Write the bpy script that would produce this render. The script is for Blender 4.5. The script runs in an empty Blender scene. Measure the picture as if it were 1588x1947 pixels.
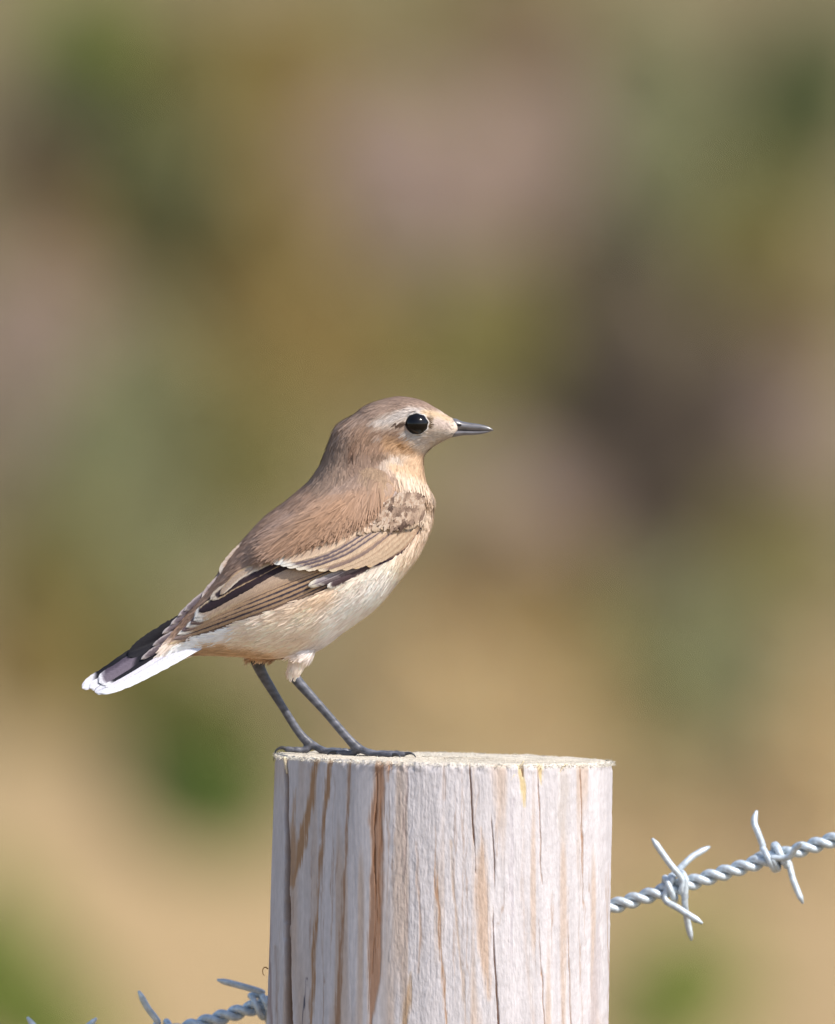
import bpy, bmesh, math, random
import numpy as np
from mathutils import Vector
from mathutils.bvhtree import BVHTree

random.seed(7)
rng = np.random.default_rng(7)
R_ = math.radians

# ------------------------------------------------------------------ camera
scene = bpy.context.scene
S = 6430.0                      # photograph pixels per metre at the post
CAM_D = 8.0                     # metres from the post
CAM_Z = 1.2 + CAM_D * math.tan(R_(1.8))
MID_Z = 1.2 + (1441 - 973.5) / S
PITCH = math.atan((CAM_Z - MID_Z) / CAM_D)
D0 = CAM_D / math.cos(PITCH)
F = S * D0
cam_data = bpy.data.cameras.new('camera')
cam = bpy.data.objects.new('camera', cam_data)
scene.collection.objects.link(cam)
cam.location = (0, -CAM_D, CAM_Z)
cam.rotation_euler = (math.pi / 2 - PITCH, 0, 0)
cam_data.sensor_fit = 'VERTICAL'
cam_data.sensor_height = 24.0
cam_data.sensor_width = 24.0
cam_data.lens = 24.0 * F / 1947.0
cam_data.clip_start = 0.1
cam_data.clip_end = 2000.0
cam_data.dof.use_dof = True
cam_data.dof.focus_distance = D0 - 0.012
cam_data.dof.aperture_fstop = cam_data.lens / 68.0      # 68 mm entrance pupil
scene.camera = cam

# ------------------------------------------------------------------ light
SUN_AZ = 57.0     # degrees to the right of the line behind the camera
SUN_EL = 48.0
sun_dir = Vector((math.sin(R_(SUN_AZ)) * math.cos(R_(SUN_EL)),
                  -math.cos(R_(SUN_AZ)) * math.cos(R_(SUN_EL)),
                  math.sin(R_(SUN_EL))))
world = bpy.data.worlds.new('World')
scene.world = world
world.use_nodes = True
wn = world.node_tree
bg = wn.nodes['Background']
sky = wn.nodes.new('ShaderNodeTexSky')
sky.sky_type = 'NISHITA'
sky.sun_disc = False
sky.sun_elevation = R_(SUN_EL)
sky.sun_rotation = math.atan2(sun_dir.x, sun_dir.y)
wn.links.new(sky.outputs[0], bg.inputs[0])
bg.inputs[1].default_value = 0.15
sun_data = bpy.data.lights.new('sun', 'SUN')
sun_data.energy = 4.3
sun_data.angle = R_(0.5)
sun_data.color = (1.0, 0.95, 0.87)
sun = bpy.data.objects.new('sun', sun_data)
scene.collection.objects.link(sun)
sun.rotation_euler = (-sun_dir).to_track_quat('-Z', 'Y').to_euler()
sun.location = (4, -4, 8)
scene.view_settings.view_transform = 'Standard'
scene.view_settings.look = 'None'
scene.view_settings.gamma = 1.0
scene.view_settings.exposure = 0.55
scene.cycles.use_denoising = True
scene.cycles.max_bounces = 8

# ------------------------------------------------------------------ helpers
COL = scene.collection

def ray(px, py):
    dx = (px - 794.0) / F
    dy = (973.5 - py) / F
    c, s = math.cos(PITCH), math.sin(PITCH)
    return np.array([dx, c + dy * s, -s + dy * c])

def P(px, py, y=0.0):
    """point on the line of sight of a photograph pixel at depth y"""
    d = ray(px, py)
    t = (y + CAM_D) / d[1]
    return np.array([d[0] * t, y, CAM_Z + d[2] * t])

def Pv(px, py, y):
    px = np.asarray(px, float); py = np.asarray(py, float); y = np.asarray(y, float)
    c, s = math.cos(PITCH), math.sin(PITCH)
    dx = (px - 794.0) / F; dy = (973.5 - py) / F
    d1 = c + dy * s; d2 = -s + dy * c
    t = (y + CAM_D) / d1
    return np.stack([dx * t, y + 0 * t, CAM_Z + d2 * t], -1)

def project(p):
    p = np.asarray(p, float)
    rel = p - np.array([0, -CAM_D, CAM_Z])
    c, s = math.cos(PITCH), math.sin(PITCH)
    depth = rel[..., 1] * c - rel[..., 2] * s
    up = rel[..., 1] * s + rel[..., 2] * c
    return 794.0 + F * rel[..., 0] / depth, 973.5 - F * up / depth

def lin(c):
    c = np.asarray(c, float) / 255.0
    return np.where(c <= 0.04045, c / 12.92, ((c + 0.055) / 1.055) ** 2.4)

def link(o, parent=None):
    COL.objects.link(o)
    if parent is not None:
        o.parent = parent
    return o

def tag(o, label=None, cat=None, group=None, kind=None):
    if label: o['label'] = label
    if cat: o['category'] = cat
    if group: o['group'] = group
    if kind: o['kind'] = kind
    return o

def empty(name, loc=(0, 0, 0)):
    o = bpy.data.objects.new(name, None)
    o.empty_display_size = 0.02
    o.location = loc
    return link(o)

def mesh_obj(name, verts, faces, mat=None, parent=None, col=None, smooth=True, origin=None, uv=None, normals=None):
    me = bpy.data.meshes.new(name)
    verts = np.asarray(verts, float)
    if parent is not None and origin is None:
        origin = parent_origin(parent)
    if origin is not None:
        verts = verts - np.asarray(origin)[None]
    me.from_pydata([tuple(v) for v in verts], [], [tuple(int(i) for i in f) for f in faces])
    if col is not None:
        a = me.color_attributes.new('Col', 'FLOAT_COLOR', 'POINT')
        c4 = np.ones((len(verts), 4)); c4[:, :col.shape[1]] = col
        a.data.foreach_set('color', c4.ravel())
    if uv is not None:
        a = me.attributes.new('barb', 'FLOAT_VECTOR', 'POINT')
        a.data.foreach_set('vector', np.asarray(uv, float).ravel())
    if smooth:
        me.polygons.foreach_set('use_smooth', [True] * len(me.polygons))
    me.update()
    if normals is not None:
        me.normals_split_custom_set_from_vertices([tuple(q) for q in normals])
    o = bpy.data.objects.new(name, me)
    if mat is not None: me.materials.append(mat)
    link(o, parent)
    if parent is None and origin is not None:
        o.location = origin
    return o

def parent_origin(o):
    v = np.zeros(3)
    while o is not None:
        v += np.array(o.location); o = o.parent
    return v

def tube(points, radii, seg=10, cap=True):
    pts = np.asarray(points, float); n = len(pts)
    radii = np.broadcast_to(np.asarray(radii, float), (n,))
    tan = np.gradient(pts, axis=0)
    tan /= np.linalg.norm(tan, axis=1)[:, None] + 1e-12
    ref = np.array([0.0, 0.0, 1.0]) if abs(tan[0][2]) < .9 else np.array([0.0, 1.0, 0.0])
    u = np.cross(tan[0], ref); u /= np.linalg.norm(u)
    V = []
    for i in range(n):
        u = u - tan[i] * np.dot(u, tan[i]); u /= np.linalg.norm(u) + 1e-12
        w = np.cross(tan[i], u)
        for k in range(seg):
            a = 2 * math.pi * k / seg
            V.append(pts[i] + radii[i] * (math.cos(a) * u + math.sin(a) * w))
    Fc = []
    for i in range(n - 1):
        for k in range(seg):
            k2 = (k + 1) % seg
            Fc.append((i * seg + k, i * seg + k2, (i + 1) * seg + k2, (i + 1) * seg + k))
    if cap:
        Fc.append(tuple(range(seg - 1, -1, -1)))
        Fc.append(tuple((n - 1) * seg + k for k in range(seg)))
    return np.array(V), Fc

def merge(parts):
    V, Fc, o = [], [], 0
    for v, f in parts:
        V.append(v); Fc += [tuple(i + o for i in q) for q in f]; o += len(v)
    return np.concatenate(V), Fc

def crom(pts, n):
    """Catmull-Rom through the rows of pts, n samples"""
    p = np.asarray(pts, float)
    p = np.vstack([2 * p[0] - p[1], p, 2 * p[-1] - p[-2]])
    m = len(p) - 3
    out = []
    for t in np.linspace(0, m, n):
        i = min(int(t), m - 1); f = t - i
        a, b, c, d = p[i:i + 4]
        out.append(0.5 * ((2 * b) + (-a + c) * f + (2 * a - 5 * b + 4 * c - d) * f ** 2 + (-a + 3 * b - 3 * c + d) * f ** 3))
    return np.array(out)

def stroke_dist(u, v, pts):
    """distance of (u, v) to a polyline, and the parameter along it"""
    best = np.full(u.shape, 1e9); par = np.zeros(u.shape)
    n = len(pts)
    if n == 1:
        return np.hypot(u - pts[0][0], v - pts[0][1]), par
    for i in range(n - 1):
        ax, ay = pts[i][:2]; bx, by = pts[i + 1][:2]
        dx, dy = bx - ax, by - ay
        t = np.clip(((u - ax) * dx + (v - ay) * dy) / (dx * dx + dy * dy + 1e-9), 0, 1)
        d = np.hypot(u - ax - t * dx, v - ay - t * dy)
        m = d < best
        best = np.where(m, d, best); par = np.where(m, (i + t) / (n - 1), par)
    return best, par

def airbrush(u, v, base, strokes):
    c = np.array(base, float)
    for pts, rad, soft, rgb, op in strokes:
        d, t = stroke_dist(u, v, pts)
        r = np.interp(t, np.linspace(0, 1, len(rad)), rad) if isinstance(rad, (list, tuple)) else rad
        a = op * np.clip((r + soft - d) / (2 * soft + 1e-9) if soft > 0 else (d < r) * 1.0, 0, 1)
        a = a * a * (3 - 2 * a) if soft > 0 else a
        c = c * (1 - a[..., None]) + np.array(rgb, float) * a[..., None]
    return c

# smooth value noise for geometry
def vnoise(x, y, seed=0):
    r = np.random.default_rng(seed).random((64, 64))
    xi = np.floor(x).astype(int); yi = np.floor(y).astype(int)
    fx = x - xi; fy = y - yi
    fx = fx * fx * (3 - 2 * fx); fy = fy * fy * (3 - 2 * fy)
    g = lambda a, b: r[a % 64, b % 64]
    return (g(xi, yi) * (1 - fx) * (1 - fy) + g(xi + 1, yi) * fx * (1 - fy)
            + g(xi, yi + 1) * (1 - fx) * fy + g(xi + 1, yi + 1) * fx * fy)

# ------------------------------------------------------------------ materials
def new_mat(name):
    m = bpy.data.materials.new(name); m.use_nodes = True
    nt = m.node_tree
    return m, nt, nt.nodes['Principled BSDF']

def N(nt, t, **kw):
    n = nt.nodes.new(t)
    for k, v in kw.items(): setattr(n, k, v)
    return n

def col_attr_mat(name, rough=0.8, spec=0.2, noise=0.0, nscale=800.0, bump=0.0, bscale=1500.0, stretch=None, rough_from_alpha=False, translucent=0.0, bump_from_alpha=False):
    m, nt, b = new_mat(name)
    a = N(nt, 'ShaderNodeAttribute', attribute_name='Col')
    out = a.outputs['Color']
    tc = N(nt, 'ShaderNodeTexCoord')
    vec = tc.outputs['Object']
    if stretch:
        mp = N(nt, 'ShaderNodeMapping'); mp.inputs['Scale'].default_value = stretch
        nt.links.new(vec, mp.inputs[0]); vec = mp.outputs[0]
    if noise:
        nz = N(nt, 'ShaderNodeTexNoise'); nz.inputs['Scale'].default_value = nscale; nz.inputs['Detail'].default_value = 4
        nt.links.new(vec, nz.inputs['Vector'])
        mr = N(nt, 'ShaderNodeMapRange'); mr.inputs[1].default_value = .3; mr.inputs[2].default_value = .7
        mr.inputs[3].default_value = 1 - noise; mr.inputs[4].default_value = 1 + noise
        nt.links.new(nz.outputs[0], mr.inputs[0])
        mx = N(nt, 'ShaderNodeVectorMath', operation='SCALE')
        nt.links.new(out, mx.inputs[0]); nt.links.new(mr.outputs[0], mx.inputs['Scale'])
        out = mx.outputs[0]
    nt.links.new(out, b.inputs['Base Color'])
    if bump:
        nb = N(nt, 'ShaderNodeTexNoise'); nb.inputs['Scale'].default_value = bscale; nb.inputs['Detail'].default_value = 3
        nt.links.new(vec, nb.inputs['Vector'])
        bp = N(nt, 'ShaderNodeBump'); bp.inputs['Strength'].default_value = bump; bp.inputs['Distance'].default_value = 0.0004
        nt.links.new(nb.outputs[0], bp.inputs['Height']); nt.links.new(bp.outputs[0], b.inputs['Normal'])
        if bump_from_alpha: nt.links.new(a.outputs['Alpha'], bp.inputs['Strength'])
    b.inputs['Roughness'].default_value = rough
    b.inputs['Specular IOR Level'].default_value = spec
    if rough_from_alpha:
        nt.links.new(a.outputs['Alpha'], b.inputs['Roughness'])
    if translucent:
        tr = N(nt, 'ShaderNodeBsdfTranslucent'); nt.links.new(out, tr.inputs[0])
        ms = N(nt, 'ShaderNodeMixShader'); ms.inputs[0].default_value = translucent
        nt.links.new(b.outputs[0], ms.inputs[1]); nt.links.new(tr.outputs[0], ms.inputs[2])
        nt.links.new(ms.outputs[0], nt.nodes['Material Output'].inputs[0])
    return m

def plain_mat(name, rgb, rough=0.5, metal=0.0, spec=0.5, noise=0.25, nscale=900.0, bump=0.0):
    m, nt, b = new_mat(name)
    nz = N(nt, 'ShaderNodeTexNoise'); nz.inputs['Scale'].default_value = nscale; nz.inputs['Detail'].default_value = 5
    tc = N(nt, 'ShaderNodeTexCoord'); nt.links.new(tc.outputs['Object'], nz.inputs['Vector'])
    cr = N(nt, 'ShaderNodeMapRange'); cr.inputs[1].default_value = .3; cr.inputs[2].default_value = .7
    cr.inputs[3].default_value = 1 - noise; cr.inputs[4].default_value = 1 + noise
    nt.links.new(nz.outputs[0], cr.inputs[0])
    mx = N(nt, 'ShaderNodeVectorMath', operation='SCALE'); mx.inputs[0].default_value = rgb
    nt.links.new(cr.outputs[0], mx.inputs['Scale']); nt.links.new(mx.outputs[0], b.inputs['Base Color'])
    b.inputs['Roughness'].default_value = rough; b.inputs['Metallic'].default_value = metal
    b.inputs['Specular IOR Level'].default_value = spec
    if bump:
        bp = N(nt, 'ShaderNodeBump'); bp.inputs['Strength'].default_value = bump; bp.inputs['Distance'].default_value = 0.0003
        nt.links.new(nz.outputs[0], bp.inputs['Height']); nt.links.new(bp.outputs[0], b.inputs['Normal'])
    return m

MAT = {}
MAT['body'] = col_attr_mat('bird_skin', rough_from_alpha=True, spec=0.25, noise=0.10, nscale=900, bump=0.3, bscale=1800)
MAT['plume'] = col_attr_mat('plumage', rough=0.85, spec=0.08, translucent=0.12)
def feather_mat():
    m = col_attr_mat('feather', rough=0.62, spec=0.22)
    nt = m.node_tree; b = nt.nodes['Principled BSDF']
    a = N(nt, 'ShaderNodeAttribute', attribute_name='barb')
    nz = N(nt, 'ShaderNodeTexNoise', noise_dimensions='2D'); nz.inputs['Scale'].default_value = 4.0; nz.inputs['Detail'].default_value = 3
    nt.links.new(a.outputs['Vector'], nz.inputs['Vector'])
    mr = N(nt, 'ShaderNodeMapRange'); mr.inputs[1].default_value = .3; mr.inputs[2].default_value = .7
    mr.inputs[3].default_value = .82; mr.inputs[4].default_value = 1.16
    nt.links.new(nz.outputs[0], mr.inputs[0])
    ca = next(n for n in nt.nodes if n.type == 'ATTRIBUTE' and n.attribute_name == 'Col')
    mx = N(nt, 'ShaderNodeVectorMath', operation='SCALE')
    nt.links.new(ca.outputs['Color'], mx.inputs[0]); nt.links.new(mr.outputs[0], mx.inputs['Scale'])
    nt.links.new(mx.outputs[0], b.inputs['Base Color'])
    bp = N(nt, 'ShaderNodeBump'); bp.inputs['Strength'].default_value = .35; bp.inputs['Distance'].default_value = 0.0002
    nt.links.new(nz.outputs[0], bp.inputs['Height']); nt.links.new(bp.outputs[0], b.inputs['Normal'])
    return m
MAT['feather'] = feather_mat()
MAT['beak'] = plain_mat('beak_horn', (.10, .092, .098), rough=.3, spec=.8, noise=.3, nscale=500)
MAT['nostril'] = plain_mat('nostril_dark', (.006, .005, .005), rough=.7)
MAT['eye'] = plain_mat('eye_dark', (.004, .003, .003), rough=.13, spec=.28, noise=.1)
MAT['eyelid'] = plain_mat('eyelid_skin', (.42, .38, .35), rough=.8, noise=.5, nscale=1500)
MAT['claw'] = plain_mat('claw_horn', (.03, .028, .03), rough=.35)
MAT['zinc'] = plain_mat('galvanised_wire', (.50, .56, .61), rough=.46, metal=.3, noise=.25, nscale=700, bump=.25)
MAT['fibre'] = col_attr_mat('wood_fibre', rough=.9, spec=.1, translucent=.15)
MAT['plant'] = col_attr_mat('plant', rough=.7, spec=.2, translucent=.22)

# ------------------------------------------------------------------ terrain
def ground(x, y):
    x = np.asarray(x, float); y = np.asarray(y, float)
    cross = 0.29 * 3.0 * np.tanh(x / 3.0) * np.exp(-(y / 5.5) ** 2)
    t = y - 12.45 - 0.12 * np.sin(x * 1.3 + .4) - 0.05 * np.sin(x * 4.1)
    ramp = 0.53 * (0.5 * (t + np.sqrt(t * t + 0.25)))
    crest = 5.2 + 0.9 * np.sin(x * .11) + .5 * np.sin(x * .31 + 1)
    k = 1.2
    ramp = -np.log(np.exp(-ramp / k) + np.exp(-crest / k)) * k + k * math.log(1 + math.exp(-5.2 / k))
    n = (vnoise(x * 1.7, y * 1.7, 3) - .5) * .07 + (vnoise(x * 6, y * 6, 4) - .5) * .02
    far = np.clip((np.hypot(x, y) - 40) / 60, 0, 1)
    n = n + far * (vnoise(x * .05 + 9, y * .05 + 9, 5) - .5) * 5
    near = np.clip(np.hypot(x - .01, y) / 1.5, 0, 1)
    return cross + ramp + n * near

def ground_hit(px, py):
    d = ray(px, py)
    y = np.linspace(6, 60, 5401)
    t = (y + CAM_D) / d[1]
    x = d[0] * t; z = CAM_Z + d[2] * t
    below = np.nonzero(z < ground(x, y))[0]
    i = below[0] if len(below) else len(y) - 1
    return np.array([x[i], y[i], float(ground(x[i], y[i]))])

def build_ground():
    def axis(lo, hi, mid, fine, growth):
        out = [mid]; s = fine
        v = mid
        while v < hi:
            v += s; out.append(v)
            if v > mid + 3: s *= growth
        s = fine; v = mid
        while v > lo:
            v -= s; out.append(v)
            if v < mid - 3: s *= growth
        return np.array(sorted(out))
    xs = axis(-400, 400, 0, .07, 1.06)
    ys = axis(-120, 700, 14, .07, 1.06)
    X, Y = np.meshgrid(xs, ys)
    Z = ground(X, Y)
    V = np.stack([X, Y, Z], -1).reshape(-1, 3)
    nx, ny = len(xs), len(ys)
    idx = np.arange(nx * ny).reshape(ny, nx)
    Fc = np.stack([idx[:-1, :-1], idx[:-1, 1:], idx[1:, 1:], idx[1:, :-1]], -1).reshape(-1, 4)
    m, nt, b = new_mat('dune_sand')
    tc = N(nt, 'ShaderNodeTexCoord')
    n1 = N(nt, 'ShaderNodeTexNoise'); n1.inputs['Scale'].default_value = 3.2; n1.inputs['Detail'].default_value = 4
    n2 = N(nt, 'ShaderNodeTexNoise'); n2.inputs['Scale'].default_value = 40; n2.inputs['Detail'].default_value = 6
    n3 = N(nt, 'ShaderNodeTexNoise'); n3.inputs['Scale'].default_value = 500; n3.inputs['Detail'].default_value = 2
    for n in (n1, n2, n3): nt.links.new(tc.outputs['Object'], n.inputs['Vector'])
    # bare sand low on the slope, mossy turf and litter higher up
    sx = N(nt, 'ShaderNodeSeparateXYZ'); nt.links.new(tc.outputs['Object'], sx.inputs[0])
    h = N(nt, 'ShaderNodeMath', operation='MULTIPLY_ADD'); h.inputs[1].default_value = .30; h.inputs[2].default_value = -.15
    nt.links.new(n1.outputs[0], h.inputs[0])
    hz = N(nt, 'ShaderNodeMath', operation='ADD'); nt.links.new(sx.outputs['Z'], hz.inputs[0]); nt.links.new(h.outputs[0], hz.inputs[1])
    mr = N(nt, 'ShaderNodeMapRange', interpolation_type='SMOOTHSTEP'); mr.inputs[1].default_value = .66; mr.inputs[2].default_value = .92
    nt.links.new(hz.outputs[0], mr.inputs[0])
    sand = N(nt, 'ShaderNodeMix', data_type='RGBA'); sand.inputs[6].default_value = (.285, .200, .105, 1); sand.inputs[7].default_value = (.375, .268, .148, 1)
    nt.links.new(n2.outputs[0], sand.inputs[0])
    turf = N(nt, 'ShaderNodeMix', data_type='RGBA'); turf.inputs[6].default_value = (.150, .118, .060, 1); turf.inputs[7].default_value = (.205, .168, .096, 1)
    nt.links.new(n2.outputs[0], turf.inputs[0])
    mx = N(nt, 'ShaderNodeMix', data_type='RGBA')
    nt.links.new(mr.outputs[0], mx.inputs[0]); nt.links.new(sand.outputs[2], mx.inputs[6]); nt.links.new(turf.outputs[2], mx.inputs[7])
    nt.links.new(mx.outputs[2], b.inputs['Base Color'])
    b.inputs['Roughness'].default_value = .95; b.inputs['Specular IOR Level'].default_value = .1
    bp = N(nt, 'ShaderNodeBump'); bp.inputs['Strength'].default_value = .6; bp.inputs['Distance'].default_value = .01
    nt.links.new(n3.outputs[0], bp.inputs['Height']); nt.links.new(bp.outputs[0], b.inputs['Normal'])
    o = mesh_obj('dune_ground', V, Fc, m)
    tag(o, 'pale sandy dune slope rising behind the fence', 'ground', kind='structure')
build_ground()

# ------------------------------------------------------------------ plants on the dune
def blades(n, rx, ry, h, w, lean, cols, base_fn=None, jitter=.22, curl=.35, hmin=.35):
    """n bent blades in a clump; returns verts, faces, colours"""
    a = rng.random(n) * 2 * math.pi
    r = np.sqrt(rng.random(n))
    bx = rx * r * np.cos(a); by = ry * r * np.sin(a)
    bz = np.zeros(n) if base_fn is None else base_fn(bx, by)
    hh = h * (hmin + (1 - hmin) * rng.random(n)) * (1 - .45 * r ** 2)
    az = a + rng.normal(0, .8, n)
    ln = lean * (0.25 + r) * rng.random(n)
    dx = np.cos(az) * ln * hh; dy = np.sin(az) * ln * hh
    wa = rng.random(n) * math.pi
    wx = np.cos(wa) * w * .5; wy = np.sin(wa) * w * .5
    c = np.array(cols)[rng.integers(0, len(cols), n)] * (1 + rng.normal(0, jitter, n))[:, None].clip(-.5, .6)
    V = np.zeros((n, 5, 3)); C = np.zeros((n, 5, 3))
    V[:, 0] = np.stack([bx - wx * .6, by - wy * .6, bz - .01], -1)
    V[:, 1] = np.stack([bx + wx * .6, by + wy * .6, bz - .01], -1)
    mx, my, mz = bx + dx * .45, by + dy * .45, bz + hh * .6
    V[:, 2] = np.stack([mx - wx, my - wy, mz], -1)
    V[:, 3] = np.stack([mx + wx, my + wy, mz], -1)
    V[:, 4] = np.stack([bx + dx * (1 + curl), by + dy * (1 + curl), bz + hh * (1 - .3 * ln)], -1)
    C[:] = c[:, None]
    i = np.arange(n)[:, None] * 5
    Fq = [tuple(q) for q in (i + np.array([[0, 1, 3, 2]]))] + [tuple(q) for q in (i + np.array([[2, 3, 4]]))]
    return V.reshape(-1, 3), Fq, C.reshape(-1, 3).clip(0.003, .9)

KINDS = {
 # kind: object name, short wording, category, sunlit colour (sRGB), leaf length
 'deep_green': ('leafy_weed', 'compact deep green leafy weed', 'weed', (78, 94, 42), .014),
 'bright_green': ('grass_tuft', 'fresh bright green grass tuft', 'grass tuft', (112, 122, 58), .016),
 'dark_green': ('evergreen_shrublet', 'dark green evergreen shrublet', 'shrub', (78, 86, 52), .013),
 'sage': ('sage_tussock', 'soft grey-green tussock', 'tussock', (124, 123, 90), .016),
 'lilac': ('faded_heather', 'faded lilac-grey heather clump', 'heather', (156, 137, 124), .010),
 'ochre': ('dry_grass_tussock', 'dry ochre grass tussock', 'dry grass', (130, 112, 68), .018),
 'olive': ('olive_tussock', 'olive green-gold grass tussock', 'tussock', (118, 110, 66), .016),
 'brown': ('dead_bracken', 'dark brown dead bracken clump', 'bracken', (84, 73, 62), .014),
 'russet': ('russet_bracken', 'russet brown bracken clump', 'bracken', (118, 99, 66), .014),
 'straw': ('straw_tuft', 'pale straw-coloured grass tuft', 'grass tuft', (168, 148, 112), .016),
}
PX_BG = 22.2 / D0 / S     # metres per photograph pixel on the slope

def dome_leaves(n, rx, ry, h, ln, col, base_fn):
    """leaf-sized faces spread through the outer shell of a rounded clump"""
    a = rng.random(n) * 2 * math.pi; dz = rng.random(n) ** .8
    rr = np.sqrt(1 - dz * dz); rho = .62 + .43 * rng.random(n) ** .6
    rho = rho * (1 + .16 * np.sin(a * 3 + 1.3) * rr)
    ux, uy, uz = rr * np.cos(a), rr * np.sin(a), dz
    bx, by = rx * ux * rho, ry * uy * rho
    c = np.stack([bx, by, base_fn(bx, by) + h * uz * rho], -1)
    nv = np.stack([ux / rx, uy / ry, uz / h], -1); nv /= np.linalg.norm(nv, axis=1)[:, None]
    nv = nv + np.array([0, 0, .25]) + rng.normal(0, .45, (n, 3)); nv /= np.linalg.norm(nv, axis=1)[:, None]
    t = np.cross(nv, rng.normal(0, 1, (n, 3))); t /= np.linalg.norm(t, axis=1)[:, None]
    b = np.cross(nv, t)
    L = (ln * (.6 + .8 * rng.random(n)))[:, None]
    V = np.stack([c - t * L * .5, c + b * L * .22, c + t * L * .5 - nv * L * .12, c - b * L * .22], 1)
    k = (1 + rng.normal(0, .2, n)).clip(.45, 1.6)[:, None] * (1 + rng.normal(0, .05, (n, 3)))
    C = np.repeat((col[None] * k)[:, None], 4, 1)
    Fq = (np.arange(n)[:, None] * 4 + np.array([[0, 1, 2, 3]]))
    return V.reshape(-1, 3), Fq, C.reshape(-1, 3).clip(.003, .8)

GAIN_BG = 1 / 0.66
def plant(kind, px, py, wpx, hpx, label):
    """(px, py): where the middle of the clump shows; its root stands on the slope below"""
    name, words, cat, rgb, ln = KINDS[kind]
    g = ground_hit(px, py + hpx * .5)
    w = wpx * PX_BG; h = hpx * PX_BG * .8
    root = empty(name, g)
    tag(root, label, cat, group=name.replace('_', ' ') + ' plants on the dune slope')
    fn = lambda bx, by: ground(g[0] + bx, g[1] + by) - g[2]
    col = lin(rgb) * GAIN_BG
    n = int(min(2600, max(500, 900 * (w * h) / .008)))
    v, f, c = dome_leaves(n, w * .54, w * .5, h, ln, col, fn)
    mesh_obj('leaves', v, f, MAT['plant'], root, c, smooth=False, origin=(0, 0, 0))
    v, f, c = blades(max(30, n // 16), w * .42, w * .4, h * 1.15, .004, .7, [tuple(col * 1.15), tuple(col * .9)], fn)
    mesh_obj('stems', v, f, MAT['plant'], root, c, smooth=False, origin=(0, 0, 0))
    return root

PLANTS = [
 # upper left greens
 ('bright_green', 170, 30, 230, 200), ('dark_green', 190, 170, 220, 180), ('dark_green', 290, 310, 210, 330), ('dark_green', 350, 420, 180, 200),
 ('olive', 330, 90, 260, 260), ('ochre', 540, 90, 300, 260), ('brown', 60, 240, 200, 240), ('russet', 120, 400, 240, 200),
 ('ochre', 520, 400, 230, 420), ('olive', 720, 70, 240, 180), ('russet', 1000, 30, 330, 150),
 ('lilac', 800, 260, 420, 300), ('lilac', 900, 420, 300, 200), ('lilac', 690, 300, 240, 260), ('lilac', 1040, 200, 260, 260),
 ('sage', 1240, 110, 260, 260), ('sage', 1280, 300, 320, 260), ('dark_green', 1510, 150, 240, 320), ('dark_green', 1570, 60, 200, 200),
 ('brown', 1140, 470, 240, 260), ('brown', 1180, 690, 300, 380), ('brown', 1300, 800, 260, 330), ('brown', 1250, 950, 260, 200),
 ('olive', 1440, 400, 280, 240), ('russet', 1530, 570, 220, 170), ('lilac', 1540, 790, 200, 260), ('brown', 1420, 680, 220, 240),
 ('olive', 1480, 1000, 300, 160), ('olive', 830, 620, 300, 260), ('ochre', 620, 600, 260, 300), ('olive', 960, 560, 220, 260),
 ('lilac', 60, 580, 260, 280), ('lilac', 20, 790, 170, 220), ('sage', 150, 830, 220, 240), ('sage', 270, 700, 260, 260), ('sage', 260, 980, 280, 280),
 ('lilac', 1010, 960, 220, 320), ('ochre', 420, 640, 240, 260), ('olive', 480, 830, 260, 300), ('olive', 90, 1040, 260, 240),
 ('russet', 880, 1090, 260, 260), ('ochre', 1080, 1120, 240, 200), ('ochre', 60, 1230, 240, 220),
 ('olive', 250, 1230, 260, 220), ('sage', 1260, 1180, 280, 220), ('sage', 1420, 1240, 280, 240), ('straw', 1570, 1280, 200, 260),
 ('sage', 1330, 1345, 260, 130), ('olive', 1210, 1300, 260, 160), ('straw', 800, 1260, 300, 240), ('straw', 1000, 1300, 280, 220),
 ('deep_green', 390, 1455, 260, 240), ('deep_green', 320, 1380, 170, 170), ('deep_green', 480, 1480, 150, 190),
 ('olive', 420, 1330, 230, 150), ('bright_green', -20, 1790, 240, 330), ('bright_green', 100, 1910, 230, 220),
 ('bright_green', 1300, 1830, 230, 260), ('bright_green', 1230, 1930, 170, 170), ('straw', 1430, 1480, 220, 120),
 ('straw', 1550, 1480, 220, 260), ('straw', 1220, 1540, 160, 200),
]
pos = [ground_hit(a[1], a[2] + a[4] * .5) for a in PLANTS]
for i, a in enumerate(PLANTS):
    near = sorted((np.linalg.norm(pos[i] - pos[j]), KINDS[b[0]][0].replace('_', ' ')) for j, b in enumerate(PLANTS) if b[0] != a[0])
    names = []
    for _, nm in near:
        if nm not in names: names.append(nm)
        if len(names) == 2: break
    plant(*a, KINDS[a[0]][1] + ' between ' + names[0] + ' and ' + names[1])

def side_vegetation():
    """the same low vegetation carried on along the slope to either side"""
    VV, FF, CC, o = [], [], [], 0
    kinds = ['olive', 'sage', 'lilac', 'ochre', 'brown', 'russet', 'dark_green', 'straw', 'olive', 'ochre']
    for k in range(300):
        x = rng.uniform(.72, 4.6) * (1 if k % 2 else -1); y = rng.uniform(13.7, 17.5)
        g = np.array([x, y, float(ground(x, y))])
        kd = KINDS[kinds[rng.integers(len(kinds))]]
        w = rng.uniform(.08, .2); h = rng.uniform(.05, .12)
        v, f, c = dome_leaves(420, w * .54, w * .5, h, kd[4], lin(kd[3]) * GAIN_BG, lambda bx, by: ground(g[0] + bx, g[1] + by) - g[2])
        VV.append(v + g); FF.append(f + o); CC.append(c); o += len(v)
    ob = mesh_obj('dune_vegetation', np.concatenate(VV), np.concatenate(FF), MAT['plant'], None, np.concatenate(CC), smooth=False)
    tag(ob, 'mixed low dune plants merging along the slope', 'vegetation', kind='stuff')
side_vegetation()

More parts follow.
